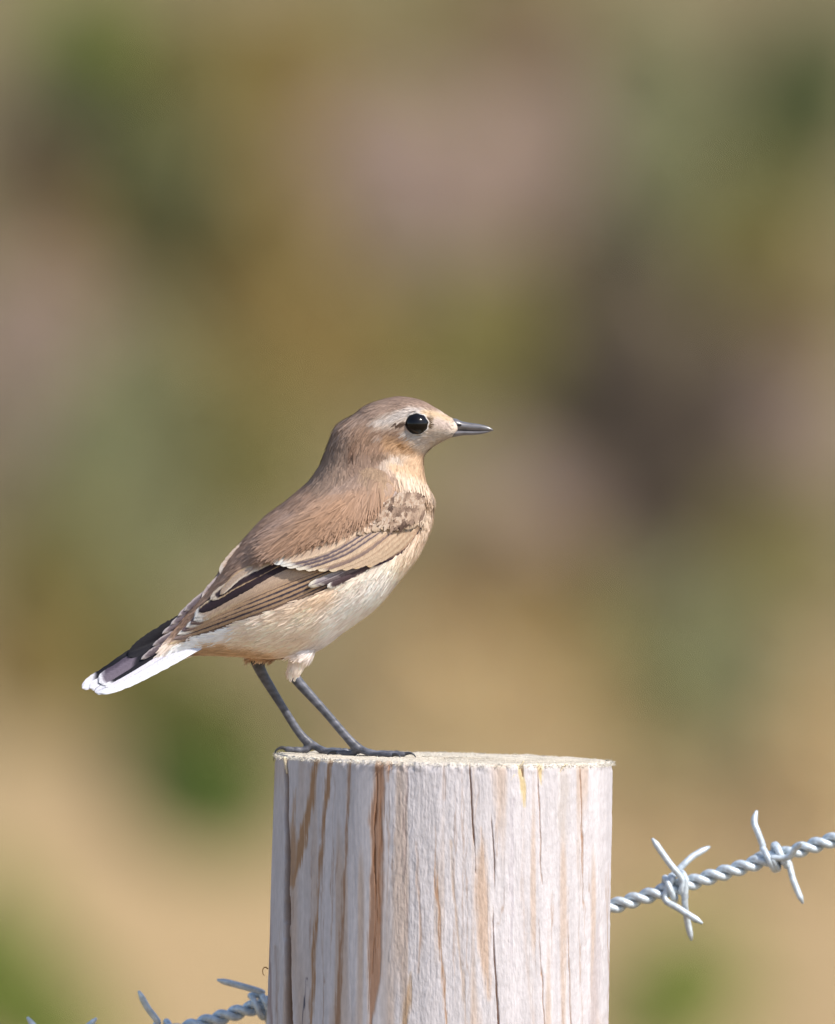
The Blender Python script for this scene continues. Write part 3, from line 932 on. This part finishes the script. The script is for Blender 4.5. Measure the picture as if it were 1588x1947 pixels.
    for i in range(GX.shape[0]):
        for j in range(GX.shape[1]):
            d = ray(GX[i, j], GY[i, j]); dv = Vector(d).normalized()
            h = bvh.ray_cast(Vector((0, -CAM_D, CAM_Z)), dv)
            if h[0] is not None and GY[i, j] < 1255: G[i, j] = h[0].y
    hit = ~np.isnan(G)
    anchor = yspine(GX) + BIRD_Y0 - 14 * PXM
    D = np.where(hit, G, anchor)
    for it in range(160):
        A = np.pad(D, 1, mode='edge')
        avg = (A[:-2, 1:-1] + A[2:, 1:-1] + A[1:-1, :-2] + A[1:-1, 2:]) / 4
        D = np.where(hit, D, .94 * avg + .06 * anchor)
    for it in range(10):
        A = np.pad(D, 1, mode='edge')
        avg = (A[:-2, 1:-1] + A[2:, 1:-1] + A[1:-1, :-2] + A[1:-1, 2:]) / 4
        D = np.minimum(avg, np.where(hit, G, 9))
    def near_depth(px, py):
        fx = np.clip((np.asarray(px, float) - gx[0]) / 5, 0, len(gx) - 1.001); fy = np.clip((np.asarray(py, float) - gy[0]) / 5, 0, len(gy) - 1.001)
        i = fx.astype(int); j = fy.astype(int); a = fx - i; b = fy - j
        return D[j, i] * (1 - a) * (1 - b) + D[j, i + 1] * a * (1 - b) + D[j + 1, i] * (1 - a) * b + D[j + 1, i + 1] * a * b
    def ridge_depth(px, py):
        return yspine(px) + BIRD_Y0 - 6 * PXM + 0 * np.asarray(py)
    def tail_depth(px, py):
        # tail fan: lower edge towards the camera, upper edge on the midline
        line = np.interp(px, [155, 300, 420], [1305, 1240, 1180])
        return yspine(px) + BIRD_Y0 - np.clip((py - line) * .9, -20, 45) * PXM

    def feather(parent, path, w, depth, off, centre, up=None, low=None, tip=None, tipf=.12, ew=(.35, .35), shaft=None, point=.25, camber=2.0, root_lift=0.0, name='feather', base_w=.55, jag=.035, bands=None, lift0=.45):
        n, m = 44, 11
        q = crom(path, n); t = np.linspace(0, 1, n)
        d = np.gradient(q, axis=0); d /= np.linalg.norm(d, axis=1)[:, None]
        nrm = np.stack([d[:, 1], -d[:, 0]], -1)
        hw = w / 2 * (base_w + (1 - base_w) * np.clip(t / .35, 0, 1) ** .8)
        tp = np.clip((t - (1 - point)) / point, 0, 1)
        hw = hw * np.sqrt(np.clip(1 - tp ** 2.2, 0, 1))
        hw = hw * (1 + rng.normal(0, jag, n))
        s = np.linspace(-1, 1, m)
        U = q[:, None, 0] + nrm[:, None, 0] * hw[:, None] * s; Vv = q[:, None, 1] + nrm[:, None, 1] * hw[:, None] * s
        y = depth(U, Vv) - off * .00045 * (lift0 + (1 - lift0) * t[:, None]) - camber * PXM * (1 - s[None] ** 2) - (1 - t)[:, None] * root_lift * .001
        X = Pv(U, Vv, y)
        T = np.broadcast_to(t[:, None], U.shape); Sx = np.broadcast_to(s[None], U.shape)
        c = np.broadcast_to(np.array(centre, float), U.shape + (3,)).copy()
        c = c * (1 + rng.normal(0, .035))
        wig = rng.normal(0, .05, (n, 1))
        if up is not None:
            a = np.clip(((-Sx) + wig - (1 - ew[0])) / .22 + .5, 0, 1)[..., None]; c = c * (1 - a) + np.array(up, float) * a
        if low is not None:
            a = np.clip((Sx + wig - (1 - ew[1])) / .22 + .5, 0, 1)[..., None]; c = c * (1 - a) + np.array(low, float) * a
        if bands:
            for t0, t1, cc in bands:
                a = (np.clip((T - t0) / .04 + .5, 0, 1) * np.clip((t1 + .12 * Sx - T) / .08 + .5, 0, 1))[..., None]; c = c * (1 - a) + np.array(cc, float) * a
        if tip is not None:
            a = np.clip((T + .05 * np.abs(Sx) + wig * .2 - (1 - tipf)) / .06 + .5, 0, 1)[..., None]; c = c * (1 - a) + np.array(tip, float) * a
        if shaft is not None:
            a = np.clip(1 - np.abs(Sx) / .14, 0, 1)[..., None] * .8; c = c * (1 - a) + np.array(shaft, float) * a
        idx = np.arange(n * m).reshape(n, m)
        Fc = np.stack([idx[:-1, :-1], idx[1:, :-1], idx[1:, 1:], idx[:-1, 1:]], -1).reshape(-1, 4)
        L = np.concatenate([[0], np.cumsum(np.linalg.norm(np.diff(q, axis=0), axis=1))])
        B = np.stack([(L[:, None] - np.abs(hw[:, None] * s) * 1.3) * .12, Sx * .5 + rng.random() * 20, 0 * Sx], -1)
        return mesh_obj(name, X.reshape(-1, 3), Fc, MAT['feather'], parent, (lin(c) * .71).reshape(-1, 3), uv=B.reshape(-1, 3))

    # ---------------- tail
    DK = (38, 32, 38); BUFF = (214, 182, 148); TAN = (188, 158, 134); PALE = (232, 224, 214)
    tail = empty('tail', (0, 0, 0)); tail.parent = root
    tail.name = 'tail'
    BLACK = (20, 17, 24)
    tf = lambda *a, **k: feather(tail, *a, **k, name='tail_feather')
    tf([(350,1190),(262,1238),(205,1276),(156,1309)], 22, tail_depth, -.6, BLACK, tip=(226,222,226), tipf=.17, point=.14)
    tf([(352,1200),(265,1247),(210,1283),(170,1308)], 26, tail_depth, -.3, BLACK, tip=(224,220,224), tipf=.15, point=.14)
    tf([(400,1200),(300,1256),(240,1290),(180,1316)], 24, tail_depth, 0.0, (228,226,232), up=(120,108,120), ew=(.2,.1), point=.14, shaft=(176,170,184))
    tf([(420,1207),(318,1260),(255,1292),(190,1318)], 19, tail_depth, .35, (232,231,236), up=(150,140,156), ew=(.14,.1), point=.2, shaft=(214,210,220))
    tf([(395,1195),(300,1250),(245,1283),(200,1307)], 15, tail_depth, .55, (228,222,230), up=(96,86,98), low=(170,160,174), ew=(.5,.2), tip=(228,224,228), tipf=.05, point=.14)
    tf([(345,1212),(285,1251),(240,1278),(196,1302)], 20, tail_depth, .75, BLACK, tip=(226,222,226), tipf=.1, point=.1)
    tf([(335,1203),(275,1243),(232,1272),(188,1298)], 30, tail_depth, 1.0, (108,97,108), up=(80,70,82), ew=(.45,.3), tip=(222,218,222), tipf=.07, point=.14, bands=[(0,.46,BLACK)])
    tf([(400,1150),(340,1186),(290,1216),(243,1249)], 30, tail_depth, 1.3, BLACK, point=.3)

    # ---------------- far wing: only what rises over the ridge of the back
    fw = empty('wing', (0, 0, 0)); fw.parent = root
    ff = lambda *a, **k: feather(fw, *a, **k, name='wing_feather')
    GR = (126, 112, 118); LG = (212, 202, 202)
    k = 0
    for path, w in [([(430,1130),(340,1205),(268,1254)], 15), ([(440,1120),(360,1185),(290,1228)], 14), ([(440,1112),(375,1162),(308,1205)], 14),
                    ([(450,1100),(390,1145),(324,1188)], 15), ([(455,1090),(400,1130),(338,1172)], 16), ([(460,1080),(410,1118),(350,1162)], 18)]:
        ff(path, w, ridge_depth, .9 + .5 * k, (104,92,98), up=(168,156,156), low=(80,70,78), ew=(.4,.5), tip=(176,166,164), tipf=.05, point=.35); k += 1
    ff([(480,1052),(430,1098),(386,1146)], 30, ridge_depth, 4.6, (104,84,86), up=(176,162,160), low=(186,172,166), ew=(.3,.35), tip=(200,188,182), tipf=.10)
    ff([(500,1020),(455,1062),(424,1100)], 40, ridge_depth, 5.4, (182,150,130), up=(196,178,164), low=(196,172,152), ew=(.3,.3), tip=(206,194,184), tipf=.14)

    # ---------------- near wing
    nw = empty('wing', (0, 0, 0)); nw.parent = root
    nf = lambda *a, **k: feather(nw, *a, **k, name='wing_feather')
    nd = near_depth
    # primaries
    nf([(660,1096),(560,1141),(450,1184),(316,1227)], 15, nd, 1.0, (150,124,104), up=(70,58,64), low=(40,32,46), ew=(.8,.55), tip=(222,196,160), tipf=.04, point=.12)
    nf([(650,1092),(545,1139),(440,1178),(328,1216)], 15, nd, 1.4, (62,52,60), up=(120,100,92), low=(190,158,128), ew=(.5,.92), tip=(150,130,124), tipf=.05, point=.12)
    nf([(640,1088),(540,1132),(430,1173),(337,1207)], 15, nd, 1.8, (52,46,58), up=(150,124,104), low=(196,162,130), ew=(.5,.94), tip=PALE, tipf=.06, point=.12)
    nf([(630,1085),(530,1127),(430,1166),(345,1200)], 16, nd, 2.2, (60,52,60), up=(150,124,104), low=(200,166,134), ew=(.5,.96), tip=(120,100,100), tipf=.05, point=.12)
    nf([(625,1080),(520,1121),(430,1159),(353,1193)], 18, nd, 2.6, (104,86,82), up=(170,142,120), low=(194,160,128), ew=(.6,.9), tip=PALE, tipf=.06, point=.14)
    # secondaries
    nf([(620,1078),(515,1115),(430,1152),(362,1186)], 22, nd, 3.0, TAN, up=(190,160,136), low=(204,170,134), ew=(.4,.5), tip=(120,100,98), tipf=.05, point=.16)
    nf([(610,1076),(510,1109),(430,1146),(368,1180)], 26, nd, 3.4, (192,164,140), up=(200,174,152), low=(206,178,146), ew=(.4,.4), tip=PALE, tipf=.06, point=.18)
    nf([(600,1074),(505,1101),(425,1138),(370,1174)], 26, nd, 3.8, (198,170,148), up=(66,50,52), low=(206,182,160), ew=(.42,.4), tip=PALE, tipf=.05, point=.18)
    # tertials
    nf([(575,1062),(500,1098),(430,1134),(378,1163)], 20, nd, 4.3, (56,40,44), up=(218,188,150), low=(52,40,44), ew=(.3,.4), point=.2)
    nf([(560,1054),(495,1087),(435,1117),(400,1140)], 20, nd, 4.8, (60,44,48), up=(224,200,172), low=(220,186,144), ew=(.55,.26), tip=(226,206,182), tipf=.08, point=.25)
    nf([(560,1042),(505,1070),(455,1094),(418,1131)], 15, nd, 5.3, (200,172,148), up=(214,176,134), low=(228,210,190), ew=(.35,.4), point=.3)
    # primary coverts and alula
    nf([(735,1062),(690,1083),(655,1101),(622,1117)], 15, nd, 2.6, (84,66,70), up=(110,92,92), low=(232,222,208), ew=(.3,.28), tip=PALE, tipf=.06, point=.15)
    nf([(725,1060),(680,1079),(640,1096),(604,1111)], 14, nd, 2.9, (128,114,118), up=(176,164,162), low=(92,76,84), ew=(.4,.3), tip=PALE, tipf=.05, point=.15)
    nf([(715,1058),(668,1079),(628,1098),(586,1115)], 15, nd, 3.2, (166,154,156), up=(190,178,172), low=(118,104,112), ew=(.4,.35), tip=(226,216,200), tipf=.09, point=.15, shaft=(96,86,98))
    nf([(803,994),(775,1030),(745,1052),(695,1073)], 22, nd, 3.6, (196,164,138), up=(214,184,154), low=(60,42,58), ew=(.3,.42), tip=(236,228,216), tipf=.04, point=.12, base_w=.3)
    nf([(775,1035),(750,1053),(720,1066),(693,1074)], 9, nd, 3.3, (238,228,216), point=.2)
    # greater coverts
    ng = 10
    for i in range(ng):
        f_ = i / (ng - 1)
        tp = crom([(516,1066),(560,1077),(625,1080),(693,1071)], 41)[int(f_ * 40)]
        b0 = np.array((692 + 90 * f_, 999 + 20 * f_ - 6 * f_ * f_))
        md_ = (tp + b0) / 2 + np.array((2, 11 - 6 * f_))
        cen = np.array((204,176,152.)) if f_ < .55 else np.array((192,162,136.))
        tipc = np.array((238,234,226)) * (1 - f_) + np.array((214,182,142)) * f_
        nf([tuple(b0), tuple(md_), tuple(tp)], 24, nd, 4.4 + .34 * (ng - i), cen, up=(202,174,150), low=(104,90,96) if i in (1, 2, 3) else ((140,118,110) if i == 5 else np.array((218,190,162)) * (1 - .05 * f_)),
           ew=(.5, .32) if f_ < .36 else (.5, .5), tip=tipc, tipf=.13 - .09 * f_, point=.10, camber=0.0, jag=.03, lift0=.88)
    # median coverts
    for i in range(8):
        x0 = 690 + i * 14.5 + rng.normal(0, 2); y0 = 993 + 3 * math.sin(i * 1.3) - i * 1.4 + rng.normal(0, 2)
        cc = rng.uniform(.85, 1.05)
        nf([(x0 + 26, y0 - 26), (x0, y0), (x0 - 26, y0 + 20)], 22, nd, 6.8 + .1 * (8 - i), np.array((150,130,122)) * cc if i < 5 else np.array((186,158,136)) * cc, up=(190,168,150), low=(200,174,150), ew=(.6,.6), tip=np.array((198,172,148)) * cc, tipf=.2, point=.5, camber=1.0, jag=.10)
    # lesser coverts, dark hearts and pale fringes
    rowspec = [(712,984,7,13.0,-6.0), (724,965,6,13.5,-3.0), (742,949,4,13.5,1.0)]
    lay = 0
    for (x0, y0, nn, sx, sy) in rowspec:
        for i in range(nn):
            cx = x0 + i * sx + rng.normal(0, 3); cy = y0 + i * sy * .35 + rng.normal(0, 3.5)
            dark = rng.random() < .45
            an = rng.normal(0, 4)
            g_ = rng.uniform(.82, 1.05)
            nf([(cx + 12 + an, cy - 14), (cx + 3, cy - 2), (cx - 8 - an, cy + 11)], rng.uniform(13, 20), nd, 6.9 + .35 * lay + .10 * (nn - i), np.array((84,68,62)) * g_ if dark else np.array((160,142,134)) * g_,
               up=np.array((184,166,156)) * g_, low=np.array((176,156,146)) * g_, ew=(.55,.5), tip=np.array((186,166,150)) * g_, tipf=rng.uniform(.15, .3), point=.5, camber=1, jag=.10)
        lay += 1
    # scapulars lying over the wing root
    for i in range(13):
        f_ = i / 12
        cx = 722 - 199 * f_ + rng.normal(0, 3); cy = 946 + 100 * f_ - 8 * math.sin(f_ * 3.1) + rng.normal(0, 4)
        l_ = rng.uniform(.8, 1.25); g_ = rng.uniform(.94, 1.04)
        nf([(cx + 22 + 22 * f_, cy - 26 - 18 * f_), (cx + 8 + 8 * f_, cy - 9 - 6 * f_), (cx - 26 * l_, cy + 9 * l_)], rng.uniform(28, 42), nd, 8.0 - 1.6 * f_ + .1 * (13 - i), np.array((174,145,124)) * g_, up=np.array((170,142,123)) * g_, low=np.array((186,150,122)) * g_, ew=(.4,.3), tip=np.array((180,148,124)) * g_, tipf=.2, point=.6, jag=.09)

    # ---------------- contour plumage
    tris = []
    for p in polys:
        tris.append((p[0], p[1], p[2]))
        if len(p) == 4: tris.append((p[0], p[2], p[3]))
    tris = np.array(tris)
    A, B, C = co[tris[:, 0]], co[tris[:, 1]], co[tris[:, 2]]
    nr = np.cross(B - A, C - A); area = np.linalg.norm(nr, axis=1); nr /= area[:, None] + 1e-18
    pick = rng.choice(len(tris), 190000, p=area / area.sum())
    r1 = np.sqrt(rng.random(len(pick)))[:, None]; r2 = rng.random(len(pick))[:, None]
    p = A[pick] * (1 - r1) + B[pick] * r1 * (1 - r2) + C[pick] * r1 * r2
    nrm = nr[pick]
    cen = (co.mean(0))
    u, vv = project(p)
    bare = leg_mask(p)
    # flow towards the tail
    ring_c = crom(np.array([[(a + c) / 2, (b + d) / 2] for a, b, c, d, w in RINGS], float), 120)
    ring_t = -np.gradient(ring_c, axis=0)
    ring_t /= np.linalg.norm(ring_t, axis=1)[:, None]
    j = np.empty(len(p), int)
    for a in range(0, len(p), 5000):
        dd = (u[a:a + 5000, None] - ring_c[None, :, 0]) ** 2 + (vv[a:a + 5000, None] - ring_c[None, :, 1]) ** 2
        j[a:a + 5000] = dd.argmin(1)
    fl = ring_t[j]
    # on the tibia the feathers point down the leg
    tib = (vv > 1242) & ((np.abs(p[:, 1] - NEAR_Y) < .006) | (np.abs(p[:, 1] - FAR_Y) < .006))
    flow = np.stack([fl[:, 0], yspine(u - 10) * 0 - .15, -fl[:, 1]], -1)
    flow[tib] = (-.2, 0, -1)
    flow += rng.normal(0, .13, flow.shape)
    flow -= nrm * (flow * nrm).sum(1)[:, None]
    flow /= np.linalg.norm(flow, axis=1)[:, None] + 1e-12
    ey = np.hypot(u - 792, vv - 806)
    head = np.clip((u - 640) / 120, 0, 1) * np.clip((905 - vv) / 40, 0, 1)
    face = np.clip(1 - np.hypot(u - 845, vv - 812) / 70, 0, 1)
    L = .0042 * (1 - .50 * head) * (1 - .68 * face) * (.7 + .6 * rng.random(len(p)))
    L = np.where(tib, L * .42, L)
    W = .00029 * (1 - .5 * head) * (.7 + .6 * rng.random(len(p)))
    lift = .15 * (1 - .45 * head) * (1 - .45 * np.clip((vv - 1030) / 60, 0, 1)) + .06 * rng.random(len(p))
    # wings cover the flank: no contour feathers there
    wing_poly = np.array([(806,975),(800,1002),(770,1038),(735,1058),(640,1112),(520,1160),(400,1207),(330,1226),(250,1250),(330,1170),(420,1112),(470,1078),(530,1056),(640,1015),(705,985),(748,944)], float)
    inside = np.zeros(len(p), bool)
    jx = len(wing_poly) - 1
    for ix in range(len(wing_poly)):
        xi, yi = wing_poly[ix]; xj, yj = wing_poly[jx]
        cnd = ((yi > vv) != (yj > vv)) & (u < (xj - xi) * (vv - yi) / (yj - yi + 1e-9) + xi)
        inside ^= cnd; jx = ix
    side = np.abs(p[:, 1] - yspine(u) - BIRD_Y0) > .006
    keep = ~bare & (ey > 24) & ~(inside & side) & (u < 862) & (u > 318)
    p, nrm, flow, L, W, lift = p[keep], nrm[keep], flow[keep], L[keep], W[keep], lift[keep]
    u, vv = u[keep], vv[keep]
    # scapular region lies higher so that it covers the wing root
    sd, _ = stroke_dist(u, vv, [(704,938),(670,968),(615,1002),(545,1040)])
    high = np.clip(1.25 - sd / 40, 0, 1) * (p[:, 1] < yspine(u))
    base_lift = .00010 + high * .0030
    s_ = np.cross(nrm, flow); s_ /= np.linalg.norm(s_, axis=1)[:, None] + 1e-12
    n = len(p)
    p0 = p + nrm * base_lift[:, None] - flow * L[:, None] * .25
    p1 = p + flow * (L * .4)[:, None] + nrm * (base_lift + L * lift)[:, None]
    p2 = p + flow * (L * (1 + .5 * high))[:, None] + nrm * (base_lift + L * lift * 1.1)[:, None]
    w_ = W[:, None]
    V = np.stack([p0 - s_ * w_ * .5, p0 + s_ * w_ * .5, p1 - s_ * w_, p1 + s_ * w_, p2 - s_ * w_ * .25, p2 + s_ * w_ * .25], 1).reshape(-1, 3)
    i = np.arange(n)[:, None] * 6
    Fc = np.concatenate([i + np.array([[1, 0, 2, 3]]), i + np.array([[3, 2, 4, 5]])])
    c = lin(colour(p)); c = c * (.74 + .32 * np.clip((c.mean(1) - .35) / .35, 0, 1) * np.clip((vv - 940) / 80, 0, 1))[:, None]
    patch = .93 + .15 * vnoise(u * .05, vv * .05, 41) 
    c = c * (patch * (1 + rng.normal(0, .07, n)))[:, None]
    nl = 1150
    lu = 716 + 92 * rng.random(nl); lv = 936 + 66 * rng.random(nl)
    ok = ((lu - 766 + (lv - 968) * .55) / 44) ** 2 + ((lv - 968) / 33) ** 2 < 1
    lu, lv = lu[ok], lv[ok]; nl = len(lu)
    ld = near_depth(lu, lv) - .0034 - .0006 * rng.random(nl)
    tone = np.array([(86,68,60), (150,126,110), (194,168,146), (208,188,170), (184,156,134), (128,104,90)], float)
    tv = np.clip(vnoise(lu * .085 + lv * .03, lv * .085, 46) * 6.4 - .7 + rng.normal(0, .15, nl), 0, 4.99)
    ti = tv.astype(int); tf_ = (tv - ti)[:, None]
    lt = tone[ti] * (1 - tf_) + tone[ti + 1] * tf_
    fx = -.55 + rng.normal(0, .25, nl); fy = .75 + rng.normal(0, .25, nl)
    q0 = Pv(lu, lv, ld); q1 = Pv(lu + fx * 5, lv + fy * 5, ld - .0003); q2 = Pv(lu + fx * 11, lv + fy * 11, ld - .0001)
    sx = np.stack([fy, 0 * fx, fx], -1) * (.00030 + .00022 * rng.random(nl))[:, None]
    VL = np.stack([q0 - sx * .5, q0 + sx * .5, q1 - sx, q1 + sx, q2 - sx * .3, q2 + sx * .3], 1).reshape(-1, 3)
    V = np.concatenate([V, VL])
    i = np.arange(n + nl)[:, None] * 6
    Fc = np.concatenate([i + np.array([[1, 0, 2, 3]]), i + np.array([[3, 2, 4, 5]])])
    c = np.concatenate([c, lin(lt) * .70])
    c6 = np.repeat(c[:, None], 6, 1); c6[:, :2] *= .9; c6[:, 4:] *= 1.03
    NL = np.concatenate([nrm + flow * .16 + rng.normal(0, .10, (n, 3)), np.tile(np.array([[.25, -.85, .45]]), (nl, 1)) + rng.normal(0, .12, (nl, 3))])
    NL /= np.linalg.norm(NL, axis=1)[:, None]
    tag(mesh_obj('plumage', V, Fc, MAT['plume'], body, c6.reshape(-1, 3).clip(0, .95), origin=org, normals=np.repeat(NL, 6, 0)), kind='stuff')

    # ---------------- bill
    beak = empty('beak', (0, 0, 0)); beak.parent = root
    by = float(yspine(880)) + BIRD_Y0
    def bill(name, rows, mat):
        R = crom(np.array(rows, float), 34); seg = 20; V = []
        for x1, y1, x2, y2, w in R:
            a, b = P(x1, y1, by), P(x2, y2, by); c = (a + b) / 2; e = (a - b) / 2
            for k in range(seg):
                t = 2 * math.pi * k / seg
                V.append(c + math.cos(t) * e + np.array([0, -math.sin(t) * max(w, .3) * PXM, 0]))
        Fc = []
        for i in range(len(R) - 1):
            for k in range(seg):
                k2 = (k + 1) % seg; Fc.append((i * seg + k, i * seg + k2, (i + 1) * seg + k2, (i + 1) * seg + k))
        Fc.append(tuple(range(seg - 1, -1, -1))); Fc.append(tuple((len(R) - 1) * seg + k for k in range(seg)))
        return mesh_obj(name, V, Fc, mat, beak, origin=org)
    up = bill('upper_mandible', [(852,797,853,819,12), (866,796,866,819,11.5), (878,801,878,819,10), (894,804,894,819.5,8), (912,806.5,912,820,6), (926,810,926,820,4), (934,814,934,819.6,2.2), (938,818,938,819.2,.6)], MAT['beak'])
    bill('lower_mandible', [(853,817,855,832,10), (866,817,867,830.5,9.5), (880,817.5,881,828,8), (896,818.5,896,827.5,6.2), (912,819,912,826,4.6), (924,819,924,823.5,3), (933,818.6,933,820.6,1.2)], MAT['beak'])
    # nostril
    bmn = bmesh.new(); bmesh.ops.create_uvsphere(bmn, u_segments=12, v_segments=8, radius=1)
    ctr = P(873, 808, by - 10.2 * PXM)
    vs = np.array([v.co[:] for v in bmn.verts]) * np.array([5, 1.6, 2.6]) * PXM + ctr
    fs = [[v.index for v in f.verts] for f in bmn.faces]; bmn.free()
    o = mesh_obj('nostril', vs, fs, MAT['nostril'], beak, origin=org)

    # ---------------- eyes
    for sgn in (1, -1):
        if sgn == 1:
            h = bvh.ray_cast(Vector((0, -CAM_D, CAM_Z)), Vector(ray(792, 806)).normalized())
            ys = h[0].y
        else:
            ys = 2 * by - ys
        bme_ = bmesh.new(); bmesh.ops.create_uvsphere(bme_, u_segments=36, v_segments=24, radius=1)
        c0 = P(792, 806, ys + sgn * 10 * PXM)
        vs = np.array([v.co[:] for v in bme_.verts]) * np.array([23.8, 23.8, 21.3]) * PXM + c0
        fs = [[v.index for v in f.verts] for f in bme_.faces]; bme_.free()
        eye = mesh_obj('eye', vs, fs, MAT['eye'], root)
        # lid: a ring of tiny pale feathers
        n = 72; t = np.linspace(0, 2 * math.pi, n, endpoint=False)
        V, Fc = [], []
        for k in range(n):
            rr = 21.4 + .8 * math.sin(t[k] * 9) ; 
            cu = math.cos(t[k]); sv = math.sin(t[k])
            for (rad, dep) in ((rr - 1.2, 0.5), (rr + .2, -1.6), (rr + 1.8, -.6), (rr + 3.0, 4)):
                V.append(P(792 + rad * cu * 1.02, 806 - rad * sv * .92, ys + sgn * (dep + 1.5) * PXM))
        for k in range(n):
            k2 = (k + 1) % n
            for q in range(3): Fc.append((k * 4 + q, k * 4 + q + 1, k2 * 4 + q + 1, k2 * 4 + q))
        mesh_obj('eyelid', V, Fc, MAT['eyelid'], eye, origin=org)

    # ---------------- claws
    for e, d in CLAWS:
        dh = np.array([d[0], d[1], 0]); dh /= np.linalg.norm(dh)
        back = d[0] < -.5 and e[0] < P(560, 1400)[0]
        if back:
            pts = [e - dh * .0008, e + dh * .0010 + np.array([0, 0, .0004]), e + dh * .0026 + np.array([0, 0, -.0006]), e + dh * .0032 + np.array([0, 0, -.0034])]
        else:
            pts = [e - dh * .0008, e + dh * .0008 + np.array([0, 0, .0004]), e + dh * .0022 + np.array([0, 0, .0001]), e + dh * .0031 + np.array([0, 0, -.0011])]
        v, f = tube(crom(pts, 12), np.linspace(.00062, .00012, 12), 8)
        mesh_obj('claw', v, f, MAT['claw'], root)
build_bird()
